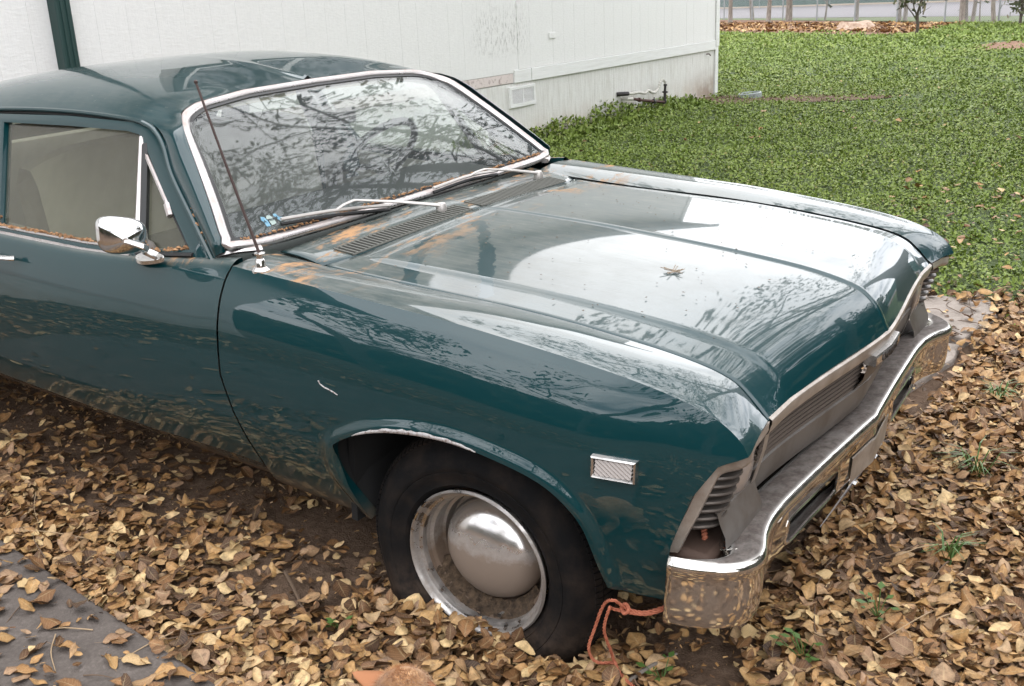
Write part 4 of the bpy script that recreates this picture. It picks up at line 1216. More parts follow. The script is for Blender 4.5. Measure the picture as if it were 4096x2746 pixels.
# ---- wheels
TY = M('tyre_rubber')
_d = TY.ramp(TY.noise(9, 6, .65), (.46, 0.), (.76, .40)); _low = TY.axis(2, .02, -.28)
TY.set(base=TY.mix(TY.math('MAXIMUM', TY.math('MULTIPLY', _d, .7), TY.math('MULTIPLY', _low, TY.ramp(TY.noise(24, 6, .7), (.4, .25), (.62, 1.)))), (.008, .008, .0085), (.080, .054, .038)), rough=.8, spec=.12)
TY.bump(TY.noise(60, 4, .6), .15, .005); TY = TY.m
RIM = M('dirty_rim')
_k = RIM.ramp(RIM.math('ADD', RIM.math('MULTIPLY', RIM.noise(16, 6, .7), .55), RIM.math('MULTIPLY', RIM.axis(2, .12, -.12), .45)), (.30, .2), (.60, 1.))
RIM.set(base=RIM.mix(_k, (.55, .53, .50), (.125, .085, .058)), metal=RIM.math('SUBTRACT', 1., _k, True), rough=RIM.mix(_k, .28, .85)); RIM = RIM.m
CAP = M('dusty_hubcap')
_k = CAP.ramp(CAP.math('ADD', CAP.math('MULTIPLY', CAP.noise(28, 6, .7), .45), CAP.math('MULTIPLY', CAP.axis(2, .085, -.06), .62)), (.30, .12), (.58, .95))
CAP.set(base=CAP.mix(_k, (.72, .70, .68), (.21, .155, .115)), metal=CAP.math('SUBTRACT', 1., _k, True), rough=CAP.mix(_k, .12, .75))
CAP.bump(CAP.noise(6, 3, .5), .12, .01); CAP = CAP.m
RING = chrome_mat('trim_ring', .9, (.52, .50, .48), .2, (.16, .115, .082), up_only=False)
MUDM = M('packed_mud'); MUDM.set(base=MUDM.ramp(MUDM.noise(45, 6, .7), (.35, (.035, .022, .013)), (.65, (.14, .092, .055))), rough=.95); MUDM.bump(MUDM.noise(60, 5, .7), .9, .02); MUDM = MUDM.m
def wheel(s, x, z, steer, front):
    w = bpy.data.objects.new('wheel', None); COL.objects.link(w); w.parent = car
    w.location = (x, s*.760, z); w.rotation_euler = (0, 0, steer)
    f = -1 if s < 0 else 1           # outward direction of the axle
    seg = 96
    prof = [(.190, .060), (.200, .078), (.206, .084), (.210, .088), (.2125, .0865), (.232, .096), (.246, .0985), (.2475, .0965), (.249, .0985), (.262, .097), (.276, .0945), (.278, .0925), (.290, .088), (.311, .070), (.322, .052), (.327, .03), (.328, 0), (.327, -.03), (.322, -.052), (.311, -.07), (.28, -.09), (.23, -.094), (.192, -.08)]
    P = np.zeros((len(prof), seg, 3)); an = np.linspace(0, 2*math.pi, seg, endpoint=False)
    for i, (r, a) in enumerate(prof):
        zz = r*np.sin(an); xx = r*np.cos(an)
        sag = np.minimum(0, zz + .245)            # flat: squashed where it meets the ground, bulging out
        zz2 = zz - sag*.75
        bulge = 1 + (.30*sst(-.05, -.27, zz) if front else .08*sst(-.05, -.3, zz))
        P[i] = np.stack([xx*(1+.03*sst(-.1, -.3, zz)), f*a*bulge, zz2], 1)
    MB().grid(P, cv=True).obj('tyre', TY, w, ang=60)
    tr = MB()
    for k in range(120):                            # shoulder blocks of the tread
        a = k*2*math.pi/120
        if math.sin(a) < -.72:
            continue
        for r0, r1, a0, a1 in ((.3145, .3235, .066, .050), (.324, .331, .046, .012)):
            h = .019
            q = [(rr*math.cos(a+dd), f*aa, rr*math.sin(a+dd)) for dd in (-h, h) for rr, aa in ((r0, a0), (r1, a1))]
            q2 = [(p[0]*1.013, p[1]*1.03, p[2]*1.013) for p in q]
            tr.add(q + q2, [(4, 5, 7, 6), (0, 1, 5, 4), (2, 6, 7, 3), (0, 4, 6, 2), (1, 3, 7, 5)])
    tr.obj('tread', TY, w, smooth=False, kind='stuff')
    rp = [(.192, .076), (.1965, .086), (.192, .092), (.187, .088), (.184, .078), (.180, .070), (.172, .066), (.170, .058), (.171, .048)]
    MB().lathe([(r, f*a) for r, a in rp], 80).obj('trim_ring', RING, w, ang=35)
    rp = [(.171, .050), (.168, .040), (.160, .034), (.159, .026), (.162, .008), (.158, -.002), (.150, -.004), (.149, -.014), (.146, -.030), (.10, -.032)]
    MB().lathe([(r, f*a) for r, a in rp], 80).obj('rim', RIM, w, ang=35)
    hc = [(.132, -.022), (.137, -.010), (.135, .004), (.122, .028), (.100, .047), (.070, .060), (.035, .066), (.0005, .068)]
    MB().lathe([(r, f*a) for r, a in hc], 64).obj('hubcap', CAP, w, ang=50)
    if front and s < 0:
        mu = MB(); P = []
        for i, a in enumerate(np.linspace(math.radians(205), math.radians(332), 50)):
            row = []
            for j, rr in enumerate(np.linspace(.137, .176, 8)):
                t = (rr-.137)/(.039)
                row.append((rr*math.cos(a), f*(.010 + .045*t + rng.normal(0, .003))*min(1, 6*math.sin((i/49)*math.pi)+.2), rr*math.sin(a)))
            P.append(row)
        mu.grid(np.array(P)).obj('packed_mud', MUDM, w)
        MB().tube([(.050*1.0, f*.035, -.155), (.050, f*.055, -.150)], .006, 8).obj('valve_stem', MAT['chrome'], w)
    return w
wheel(-1, 0, .31, math.radians(2.8), True); wheel(1, 0, .33, math.radians(2.8), True)
wheel(-1, -2.82, .33, 0, False); wheel(1, -2.82, .33, 0, False)
# bare chipped metal round the top of the near arch
ch = MB(); A = []
for k in range(90):
    pass
Pn = np.array([(x, -float(side_y(np.array(x), np.array(z))) - .0012, z) for x, z in ARC[26:56]])
w_ = .009*np.sin(np.linspace(0, math.pi, 30))**.6*(.75+.5*rng.random(30)) + .0015
ch.grid(np.stack([Pn, Pn + np.stack([np.zeros(30), np.full(30, .001), w_], 1)], 1))
BARE = M('bare_metal'); BARE.set(base=BARE.ramp(BARE.noise(120, 4, .7), (.35, (.16, .10, .08)), (.5, (.42, .40, .39))), rough=.7); BARE = BARE.m
ch.obj('chipped_edge', BARE, car, solid=.0015, off=1)
cp = [(-.445, .760), (-.44, .752), (-.425, .747), (-.41, .745), (-.395, .742), (-.382, .738)]
MB().tube([(x+.03, -float(side_y(np.array(x+.03), np.array(z-.045))) - .0005, z-.045) for x, z in cp], [.003, .002, .0032, .0028, .003, .002], 5, flat=.4).obj('paint_chip', BARE, car)

# ---- door mirror, handle, antenna, wipers
def mirror_part(s):
    ct = np.array([-1.055, s*.962, .985]) if s < 0 else np.array([-1.20, .930, .960])
    outl = [(-.075, .012), (-.070, .040), (-.050, .050), (-.01, .048), (.040, .036), (.066, .020), (.072, -.004), (.066, -.034), (.040, -.050), (-.020, -.052), (-.060, -.040), (-.074, -.018)]
    ol = poly(outl, 48, True)
    fd = np.array([.84, s*.50, .10]); fd /= np.linalg.norm(fd)      # the shell points forward and out
    ru = np.cross(fd, [0, 0, 1]); ru /= np.linalg.norm(ru); uu = np.cross(ru, fd)
    if s > 0:
        ru = -ru
    rows = []
    for k, d in ((.96, -.010), (1.0, -.006), (1.0, .004), (.95, .014), (.80, .026), (.58, .036), (.34, .044), (.10, .049)):
        rows.append([ct + (-ru*a*k*.86 + uu*(b*k - .010*(1-k))) + fd*d for a, b in ol])
    mo = MB().grid(np.array(rows), cv=True)
    mo.f.append(tuple(range(len(rows[0])*7, len(rows[0])*8)))
    mo = mo.obj('door_mirror', chrome_mat('mirror_chrome', .12, (.80, .80, .80), .08) if s < 0 else MAT['chrome'], car, ang=50)
    MB().add([ct + (-ru*a*.94*.86 + uu*b*.94) + fd*-.0095 for a, b in ol], [tuple(range(48))]).obj('mirror_glass', simple('mirror_glass', (.8, .8, .8), .02, 1), mo, smooth=False)
    tip = ct + fd*.046 - uu*.008
    MB().tube([tip, tip + fd*.030], .009, 10).tube(poly([tip + fd*.026, tip + fd*.035 - np.array([-.03, s*.035, .018]), np.array([ct[0]+.00, s*.905, .928]), np.array([ct[0]+.03, s*.885, .910])], 16), np.linspace(.009, .013, 16), 8, flat=.75).obj('mirror_arm', MAT['chrome'], mo)
    MB().prism(poly([(-.075, .0), (-.035, .016), (.015, .012), (.052, .0), (.015, -.014), (-.045, -.016)], 24, True), lambda a, b, d: (ct[0] - .01 + a, s*(.872 + b*.8), .885 + a*.16 + d - b*.55), .0, .016).obj('mirror_base', MAT['chrome'], mo, bevel=.003)
both(mirror_part)
for s in (-1, 1):
    P = poly([(-1.655, s*.925, .800), (-1.675, s*.945, .802), (-1.74, s*.952, .800), (-1.83, s*.948, .796), (-1.85, s*.925, .794)], 20)
    MB().tube(P, .011, 8, flat=.7).obj('door_handle', MAT['chrome'], doors[0 if s < 0 else 1])
an = poly([(-.673, -.800, .921), (-.690, -.800, .985)], 3)
ab = MB().lathe([(.0005, .0), (.024, .0), (.023, .010), (.014, .018), (.012, .036), (.009, .040), (.009, .048), (.014, .050), (.014, .054), (.004, .056)], 24, (-.690, -.826, .912), 'z').obj('antenna', MAT['chrome'], car)
MB().tube([(-.690, -.826, .962), (-.788, -.822, 1.17), (-.880, -.818, 1.372)], [.0044, .0038, .0032], 6).lathe([(.0005, -.006), (.005, -.002), (.005, .003), (.0005, .006)], 10, (-.881, -.818, 1.375), 'z').obj('mast', simple('brown_antenna', (.075, .05, .045), .5, .5), ab)
def wiper(piv, elbow, tip0, tip1, mid):
    piv, elbow, tip0, tip1, mid = map(np.array, (piv, elbow, tip0, tip1, mid))
    wp = MB().lathe([(.0005, .028), (.012, .026), (.017, .015), (.017, .0), (.012, -.012)], 16, tuple(piv), 'z').tube(
        poly([piv + [0, 0, .018], piv*.5 + elbow*.5 + [0, 0, .012], elbow, elbow*.45 + mid*.55 + [0, 0, .004], mid], 40, smooth=False), np.linspace(.012, .005, 40), 8, flat=.5).obj('wiper', MAT['blade'], car)
    B = poly([tip0, mid*.97 + (tip0+tip1)*.015 + [0, 0, -.002], tip1], 24)
    MB().tube(B + np.array([0, 0, .004]), .0062, 6, flat=.8).obj('blade', MAT['blade'], wp)
    MB().tube(B - np.array([0, 0, .010]), .0055, 6).obj('blade_rubber', MAT['rubber_black'], wp)
    return wp
def wsn(s, t, h):
    o, u_, w_, n_ = ws_frame(s, t); return o + n_*h
wiper((-.662, -.105, .930), (-.800, -.345, .992), (-.836, -.607, .980), (-.786, -.204, .946), (-.812, -.419, .972))
wiper((-.690, .490, .922), (-.772, .280, .980), (-.796, .026, .954), (-.795, .385, .950), (-.797, .219, .962))
# bits of debris on the hood: one twiggy seed head and scattered flecks
sd_ = MB(); c_ = np.array([.205, -.265, .941])
for k in range(13):
    a = rng.uniform(0, 6.28); r = rng.uniform(.010, .038)
    sd_.tube([c_ + rng.normal(0, .004, 3)*[1, 1, .3], c_ + np.array([r*math.cos(a), r*math.sin(a), rng.uniform(0, .010)])], .0011, 4)
tg_ = sd_.obj('seed_head', simple('dry_seed', (.28, .22, .16), .9))
tg_.matrix_world = CM; tag(tg_, 'small dry twiggy seed head lying on the hood', 'seed head')
fl = MB()
for k in range(150):
    x, y = rng.uniform(-.55, .45), rng.uniform(-.62, .6)
    t = np.interp(abs(y), [0, .556, .66], [0, 1, 1.0]); zz = (1-t)*np.interp(x, Bx[:, 0], Bx[:, 1]) + t*np.interp(x, Ax[:, 0], Ax[:, 1]) + .009*(abs(y) < .55)
    a = rng.uniform(0, 3.14); r = rng.uniform(.0015, .004); zz += .003
    d = np.array([math.cos(a), math.sin(a), 0])*r; e = np.array([-d[1], d[0], 0])*rng.uniform(.3, .8)
    q = np.array([x, y, zz]); fl.add([q-d-e, q+d-e, q+d+e, q-d+e, q+[0, 0, .0015]], [(0, 1, 4), (1, 2, 4), (2, 3, 4), (3, 0, 4)])
fl.obj('flecks', simple('debris_fleck', (.12, .10, .08), .9), car, kind='stuff', smooth=False)
# ------------------------------------------------------------------ fallen leaves
LEAF_A = leaf_mat('fallen_leaf'); LEAF_B = leaf_mat('fallen_leaf_single', True)
def leaf_shapes(nl, nw, count):
    """leaf blades about 1 long, curled and wavy; returns (count, nl*nw, 3), faces and uv"""
    out_ = []
    v = np.linspace(-1, 1, nw); u = np.linspace(0, 1, nl)**1.0
    uv = np.array([(a, b) for a in u for b in v])
    for c_ in range(count):
        wmax = rng.uniform(.24, .46); sk = rng.uniform(.70, 1.25)
        wid = wmax*np.sin(np.pi*np.clip(u, .015, .985)**sk)**.70 + .006
        wid = wid*(1 + rng.normal(0, .05, nl))
        cu, cv_, tw = rng.normal(0, .75), rng.normal(.15, .65), rng.normal(0, .55)
        ben = rng.normal(0, .18)
        x = u - .5
        P = np.zeros((nl, nw, 3))
        ph, ph2 = rng.uniform(0, 6, 2); fr = rng.uniform(6, 13)
        for j, b in enumerate(v):
            y = wid*b + ben*x*x
            rag = 1 + (.07*np.sin(u*23 + ph2 + b) if abs(b) > .9 else 0)
            z = cu*.30*(x**2) - .02 + cv_*.9*(wid*abs(b))**1.5*.9 + tw*x*y + .045*np.sin(u*fr + ph + (b > 0)*1.3)*abs(b) + rng.normal(0, .008, nl)*abs(b)
            P[:, j] = np.stack([x, y*rag*(1-.25*min(1, abs(cv_)*abs(b))), z], 1)
        P[..., 2] -= P[..., 2].min()
        out_.append(P.reshape(-1, 3))
    F = np.array([(i*nw+j, (i+1)*nw+j, (i+1)*nw+j+1, i*nw+j+1) for i in range(nl-1) for j in range(nw-1)])
    return np.array(out_), F, uv
def rot_z_tilt(P, az, tx, ty):
    """P (n,k,3); rotate by tilt about x,y then about z"""
    cx, sx = np.cos(tx)[:, None], np.sin(tx)[:, None]; cy_, sy_ = np.cos(ty)[:, None], np.sin(ty)[:, None]; cz, sz = np.cos(az)[:, None], np.sin(az)[:, None]
    x, y, z = P[..., 0], P[..., 1], P[..., 2]
    y, z = y*cx - z*sx, y*sx + z*cx
    x, z = x*cy_ + z*sy_, -x*sy_ + z*cy_
    x, y = x*cz - y*sz, x*sz + y*cz
    return np.stack([x, y, z], -1)
FX, FY, FZ = CAMF = (-0.544454, 0.777960, -0.313605)
CAMP = np.array([1.380429, -2.614205, 1.488473])
CR = np.array([[0.826816, 0.560710, -0.044494], [-0.141227, 0.283519, 0.948510], [0.544454, -0.777960, 0.313605]])
def in_view(P, margin=1.15):
    q = (P - CAMP) @ CR.T
    d = -q[:, 2]
    return (d > .1) & (abs(q[:, 0]/np.maximum(d, .1)) < .4903*margin) & (abs(q[:, 1]/np.maximum(d, .1)) < .3286*margin)
CMI = np.array(CM.inverted())
def car_xy(P):
    return P @ CMI[:3, :3].T + CMI[:3, 3]

def leaf_cover(x, y):
    """how thickly leaves lie: 0..1"""
    c = np.ones_like(x)
    # bare soil under and beside the car
    side = np.exp(-((y + .80 + .05*np.sin(x*3) + .05*np.sin(x*11))/.17)**2)*((x > -3.2) & (x < -.30))
    c = c*(1 - .84*side)
    c = c*np.where((abs(y) < .72) & (x < .55) & (x > -3.9), .10, 1)
    c = c*(1 - .88*np.exp(-(((x+.58)/.27)**2 + ((y+.96)/.15)**2)))       # worn patch behind the wheel
    c = c*(1 - .96*np.exp(-(((x-.58)/.17)**2 + ((y+.70)/.24)**2)))        # soil below the bumper end
    c = c*(1 - .85*np.exp(-(((x-.76)/.12)**2 + ((y-.0)/.36)**2)))
    # thins out into the lawn
    c = c*(1 - sst(1.9, 3.3, y + .35*np.sin(x*2.3) + .2*np.sin(x*7)))
    slabs = ((x > -.6) & (x < .60) & (y > 1.0) & (y < 2.5)) | ((y < -1.21) & (y > -2.7) & (x > -2.9) & (y < -1.34 - .12*(x+.41)) & (x < .2))
    c = np.where(slabs, c*.045, c)
    near = ((x > -2.9) & (x < .2) & (y < -1.22) & (y > -2.7))
    c = np.where(near & (x < -1.15), np.maximum(c, .10), c)
    # drifted up against the tyre and the bumper end
    c = np.maximum(c, np.where((x > -.35) & (x < .35) & (y < -.88) & (y > -1.05), 1., 0))
    return c

SH, SHF, SUV = leaf_shapes(6, 4, 90)
k = SH.shape[1]
def scatter(n, x0, x1, y0, y1, layers, smin, smax, view_only=False):
    x = rng.uniform(x0, x1, n); y = rng.uniform(y0, y1, n)
    keep = rng.random(n) < leaf_cover(x, y)
    x, y = x[keep], y[keep]
    if view_only:
        v = in_view(np.stack([x, y, np.full(len(x), .03)], 1), 1.12); x, y = x[v], y[v]
    n = len(x)
    s = rng.uniform(smin, smax, n)*np.where(rng.random(n) < .3, .7, 1)
    P = SH[rng.integers(0, len(SH), n)]*s[:, None, None]
    P = rot_z_tilt(P, rng.uniform(0, 6.283, n), rng.normal(0, .30, n), rng.normal(0, .30, n))
    P[..., 2] -= P[..., 2].min(1)[:, None]
    z = -.016 + rng.random(n)**1.3*layers
    slab_z = np.where((x > -.6) & (x < .61) & (y > 1.77) & (y < 2.53), .042, np.where((x > -.55) & (x < .57) & (y > .95) & (y < 1.86), .027, np.where((y < -1.20) & (y < -1.346-.123*(x+.411)) & (y > -2.7) & (x > -2.9) & (x < .25), .028, -9)))
    z = z + .050*np.exp(-(((x+.03)/.30)**2 + ((y+.93)/.09)**2))*rng.random(n)**.5
    z = np.maximum(z, slab_z + rng.random(n)*.006)
    P += np.stack([x, y, z], 1)[:, None, :]
    # keep leaves out of the near front tyre and bumper end
    c = car_xy(P.mean(1))
    tyre = (abs(c[:, 0]) < .30) & (c[:, 1] < -.645) & (c[:, 1] > -.885) & (c[:, 2] > .02)
    return P[~tyre]
near_ = scatter(205000, -3.4, 2.0, -2.0, 3.6, .042, .020, .062, True)
far_ = scatter(11000, -4.7, 3.4, -5.0, 3.8, .03, .045, .08)
far_ = far_[~in_view(far_.mean(1), 1.10)]
allL = np.concatenate([near_, far_])
# the largest ones nearest the camera become single objects
ctrL = near_.mean(1); dist = np.linalg.norm(ctrL - CAMP, axis=1)
top_z = near_[..., 2].max(1)
cand = np.where(in_view(ctrL, .97) & (top_z > .036))[0]
cand = cand[np.argsort(dist[cand])[:2600]]
sel = rng.choice(cand, 210, replace=False)
rest = np.ones(len(allL), bool); rest[sel] = False
Lr = allL[rest]
F = (SHF[None] + (np.arange(len(Lr))*k)[:, None, None]).reshape(-1, 4)
raw_mesh('leaf_litter', Lr.reshape(-1, 3), F, LEAF_A, parent=ground, uv=np.tile(SUV, (len(Lr), 1)), kind='stuff')
# crushed bits between the leaves
nb = 60000
bx = rng.uniform(-3.4, 1.9, nb); by = rng.uniform(-2.0, 3.6, nb)
kp = in_view(np.stack([bx, by, np.zeros(nb)], 1)) & (rng.random(nb) < .25 + .75*(1-leaf_cover(bx, by)))
bx, by = bx[kp], by[kp]; nb = len(bx)
q = np.array([[-.5, -.3, 0], [.5, -.25, .12], [.4, .3, 0], [-.4, .25, .15]])*1.0
Pb = rot_z_tilt(np.repeat(q[None], nb, 0)*rng.uniform(.004, .016, nb)[:, None, None]*np.array([1, .6, 1]), rng.uniform(0, 6.28, nb), rng.normal(0, .5, nb), rng.normal(0, .5, nb))
zb = np.where((by < -1.20) & (by < -1.346-.123*(bx+.411)) & (bx < .25), .0265, -.010 + rng.random(nb)*.012)
keepb = ~((bx > -.6) & (bx < .61) & (by > .95) & (by < 2.53)) & ((zb < .0) | (rng.random(nb) < .10))
Pb = Pb[keepb] + np.stack([bx, by, zb], 1)[keepb][:, None, :]
raw_mesh('leaf_crumbs', Pb.reshape(-1, 3), np.arange(len(Pb)*4).reshape(-1, 4), leaf_mat('leaf_crumb', veins=False), parent=ground, smooth=False, kind='stuff')
# single leaves: a dozen blades, finely curled, then copied
S2, S2F, S2UV = leaf_shapes(12, 7, 16)
masters = []
for i in range(16):
    me = bpy.data.meshes.new('dry_leaf'); mb_v = S2[i]
    stem = np.array([[-.5, .006, .0], [-.5, -.006, 0], [-.74, -.004, .05], [-.74, .004, .05]]); stem[:, 2] += S2[i][3, 2]
    me.from_pydata([tuple(p) for p in np.vstack([mb_v, stem])], [], [tuple(f) for f in S2F] + [(84, 85, 86, 87)])
    ul = me.uv_layers.new(name='UVMap'); uvx = np.vstack([S2UV, np.full((4, 2), .5)]); li = np.array([l_.vertex_index for l_ in me.loops]); ul.data.foreach_set('uv', uvx[li].astype(np.float32).ravel())
    me.materials.append(LEAF_B); me.shade_smooth(); masters.append(me)
master = bpy.data.objects.new('dry_leaf', masters[0])
first = True
def put_leaf(p, size, az, tx, ty):
    global first
    if first:
        o = master; first = False
    else:
        o = master.copy(); o.data = masters[rng.integers(0, 16)]
    COL.objects.link(o); o.parent = ground
    o.location = p; o.scale = (size,)*3; o.rotation_euler = (tx, ty, az)
    return o
for i in sel:
    c = near_[i].mean(0); s = np.ptp(near_[i].reshape(-1, 3), axis=0)[:2].max()
    put_leaf((c[0], c[1], near_[i][:, 2].min() + .010), max(.045, s*rng.uniform(1.0, 1.25)), rng.uniform(0, 6.28), rng.normal(0, .32), rng.normal(0, .32))
# a few on the near slab, and leaves that caught the eye against tyre and bumper
for x, y in [(-1.05, -1.36), (-.93, -1.41), (-.80, -1.45), (-.66, -1.43), (-.72, -1.36), (-.60, -1.40), (-.86, -1.50), (-.98, -1.52), (-.52, -1.44), (-1.18, -1.33), (-.47, -1.38), (-.80, -1.56), (-.66, -1.54), (-1.12, -1.45)]:
    put_leaf((x, y, .029), rng.uniform(.06, .088), rng.uniform(0, 6.28), rng.normal(0, .2), rng.normal(0, .2))
for x, y, z, s in [(-.14, -.94, .02, .10), (-.03, -.98, .03, .09), (.06, -.96, .02, .085), (.12, -.95, .03, .08), (-.22, -.95, .01, .10), (-.28, -.90, .0, .09), (.30, -.86, .005, .09), (.38, -.84, .005, .10), (.46, -.80, .0, .095),
                   (.55, -.78, .0, .09), (.50, -.92, .01, .085), (.66, -.70, .01, .08), (-.08, -1.05, .03, .09), (.02, -1.08, .03, .10), (.20, -1.0, .02, .09)]:
    put_leaf((x, y, z), s, rng.uniform(0, 6.28), rng.normal(0, .35), rng.normal(0, .35))
# leaves lying on the lawn
LL = []
for i in range(480):
    y = 2.4 + 3.2*rng.random()**1.5 if i > 170 else 2.8 + 14*rng.random()**1.6; x = rng.uniform(-.6, 1.6) if i > 170 else rng.uniform(-4.6, .8 - .16*(y-3))
    LL.append((x, y))
P = SH[rng.integers(0, len(SH), 480)]*rng.uniform(.035, .070, 480)[:, None, None]
P = rot_z_tilt(P, rng.uniform(0, 6.28, 480), rng.normal(0, .3, 480), rng.normal(0, .3, 480)) + np.array([(x, y, rng.uniform(.03, .06)) for x, y in LL])[:, None, :]
raw_mesh('lawn_leaves', P.reshape(-1, 3), (SHF[None] + (np.arange(480)*k)[:, None, None]).reshape(-1, 4), LEAF_A, uv=np.tile(SUV, (480, 1)), parent=bpy.data.objects['lawn'], kind='stuff')
# leaves on the reddish strip by the fence
n = 5200
t = rng.random(n); w = rng.random(n)
a = np.array([(-22, 44.0), (-6.3, 35.2)]); b = np.array([(-14.5, 33.6), (-6.9, 29.6)])
P0 = (a[0]*(1-t)[:, None] + a[1]*t[:, None])*w[:, None] + (b[0]*(1-t)[:, None] + b[1]*t[:, None])*(1-w)[:, None]
kp = rng.random(n) < .25 + .75*w; P0 = P0[kp]; n = len(P0)
q = np.array([[-.5, -.35, 0], [.5, -.3, .25], [.45, .35, 0], [-.45, .3, .3]])
P = rot_z_tilt(np.repeat(q[None], n, 0)*rng.uniform(.08, .20, n)[:, None, None], rng.uniform(0, 6.28, n), rng.normal(0, .5, n), rng.normal(0, .5, n)) + np.concatenate([P0, np.full((n, 1), .035)], 1)[:, None, :]
m = leaf_mat('strip_leaf', veins=False); raw_mesh('strip_leaves', P.reshape(-1, 3), np.arange(n*4).reshape(-1, 4), m, parent=bpy.data.objects['earth_strip'], smooth=False, kind='stuff')

# twigs among the leaves
TW = simple('twig_bark', (.13, .085, .055), .85); TW2 = simple('pale_stem', (.38, .27, .16), .8)
def twig(p0, p1, r, bend, mat, z=.03):
    p0 = np.array([*p0, z]); p1 = np.array([*p1, z*rng.uniform(.5, 1.3)]); m_ = (p0+p1)/2 + np.array([bend*rng.normal(), bend*rng.normal(), rng.uniform(0, .015)])
    MB().tube(poly([p0, m_, p1], 9), np.linspace(r, r*.5, 9), 5).obj('twig', mat, ground)
for i in range(85):
    while True:
        x, y = rng.uniform(-2.6, 1.5), rng.uniform(-1.6, 2.6)
        if in_view(np.array([[x, y, .03]]), 1.0)[0] and (y < -.92 or x > .62 or y > 1.2):
            break
    a = rng.uniform(0, 6.28); l_ = rng.uniform(.06, .26)
    twig((x, y), (x + l_*math.cos(a), y + l_*math.sin(a)), rng.uniform(.0012, .0028), l_*.07, TW if rng.random() < .6 else TW2)
twig((-.62, -.90), (-.36, -1.06), .005, .02, TW, .012); twig((.42, -.86), (.47, -.70), .006, .015, simple('grey_stick', (.22, .19, .16), .9), .015)
for i in range(14):
    x, y = rng.uniform(.1, .58), rng.uniform(1.9, 2.5); a = rng.uniform(-.4, .7) + 2.2; l_ = rng.uniform(.1, .3)
    twig((x, y), (x + l_*math.cos(a), y + l_*math.sin(a)), .0022, .02, TW, .05)
# green sprigs coming up through the litter near the bumper
SPR = simple('sprig_green', (.075, .14, .03), .5)
def sprig(x, y, n, h, group):
    mb = MB()
    for i in range(n):
        a = rng.uniform(0, 6.28); r = rng.uniform(.01, h*.8); l_ = rng.uniform(.015, .03)
        b0 = np.array([x, y, 0]); b1 = b0 + np.array([math.cos(a)*r, math.sin(a)*r, rng.uniform(.4, 1)*h]); d = np.array([math.cos(a), math.sin(a), .2])*l_; e = np.array([-math.sin(a), math.cos(a), 0])*l_*.35
        mb.tube([b0, b1], .0012, 4, caps=False); mb.add([b1, b1+d*.5+e, b1+d, b1+d*.5-e], [(0, 1, 2, 3)])
    return mb.obj('green_sprig', SPR, smooth=False, fix=False)
for i, (x, y, n, h, lab) in enumerate([(.725, -.56, 14, .07, 'green seedling under the near half of the bumper'), (.48, -.80, 7, .05, 'tiny two leaved green seedling beside the orange twine'),
                                       (.82, -.30, 10, .06, 'low green weed in dark soil in front of the bumper middle'), (-.30, -1.02, 6, .04, 'tiny green shoot in the bare soil behind the front wheel')]):
    tag(sprig(x, y, n, h, None), lab, 'seedling', 'green seedlings in the leaves')
def tuft(x, y, n, h):
    mb = MB()
    for i in range(n):
        a = rng.uniform(0, 6.28); l_ = rng.uniform(.5, 1)*h; p = np.array([x, y, 0]) + np.array([rng.normal(0, .012), rng.normal(0, .012), 0])
        c1 = p + np.array([math.cos(a)*l_*.35, math.sin(a)*l_*.35, l_*.6]); c2 = p + np.array([math.cos(a)*l_, math.sin(a)*l_, l_*.55]); e = np.array([-math.sin(a), math.cos(a), 0])*.0022
        mb.add([p-e, p+e, c1+e, c1-e, c2], [(0, 1, 2, 3), (3, 2, 4)])
    return mb.obj('grass_tuft', SPR, smooth=False, fix=False)
for x, y, n, h, lab in [(.86, .62, 26, .16, 'long green grass blades lying over the leaves right of the bumper middle'), (.80, 1.30, 22, .12, 'grass tuft in leaves near the end of the pale slab'),
                        (.90, .05, 18, .12, 'grass tuft just in front of the number plate'), (1.00, 1.75, 16, .09, 'short grass tuft in leaves at the right edge')]:
    tag(tuft(x, y, n, h), lab, 'grass tuft', 'grass tufts in the leaves')

# ------------------------------------------------------------------ lawn of low broad leaved weeds
m = M('lawn_leaf')
r = m.n('NewGeometry').outputs['Random Per Island']
pat = m.noise(.35, 4, .6)
c = m.ramp(r, (0, (.11, .155, .022)), (.35, (.165, .225, .034)), (.7, (.21, .27, .050)), (.95, (.26, .31, .080)), (1, (.34, .29, .12)))
c = m.mix(m.math('MULTIPLY', m.ramp(pat, (.35, 0.), (.65, 1.)), .55), c, (.12, .185, .028))
m.set(base=c, rough=.55, spec=.32)
LAWNL = m.m
def blades(x, y, size, hgt, per, tiltm=.55):
    """little rosettes: per leaves each, every leaf two quads folded along its rib"""
    n = len(x)*per
    X = np.repeat(x, per) + rng.normal(0, 1, n)*np.repeat(size, per)*.6; Y = np.repeat(y, per) + rng.normal(0, 1, n)*np.repeat(size, per)*.6
    Sz = np.repeat(size, per)*rng.uniform(.6, 1.3, n)
    q = np.array([[0, 0, 0], [.45, .32, .10], [1.0, 0, .02], [.45, -.32, .10]])
    P = np.repeat(q[None], n, 0)*Sz[:, None, None]
    P = rot_z_tilt(P, rng.uniform(0, 6.28, n), rng.normal(0, .45, n), rng.normal(-.25, tiltm, n))
    Z = rng.random(n)**.8*np.repeat(hgt, per)
    P += np.stack([X, Y, Z + .006], 1)[:, None, :]
    return P
def in_lawn(x, y):
    left = np.where(y < 11.95, -4.88, -4.88 - (y-11.95)*.68)
    ok = (x > left) & (y < 34.0 + (-(x+6)*.40)*(x < -6) - 0*x)
    ok &= ~((y > 31.0 + (x+11.8)*-.58) & (x < -6.6))        # reddish strip
    return ok
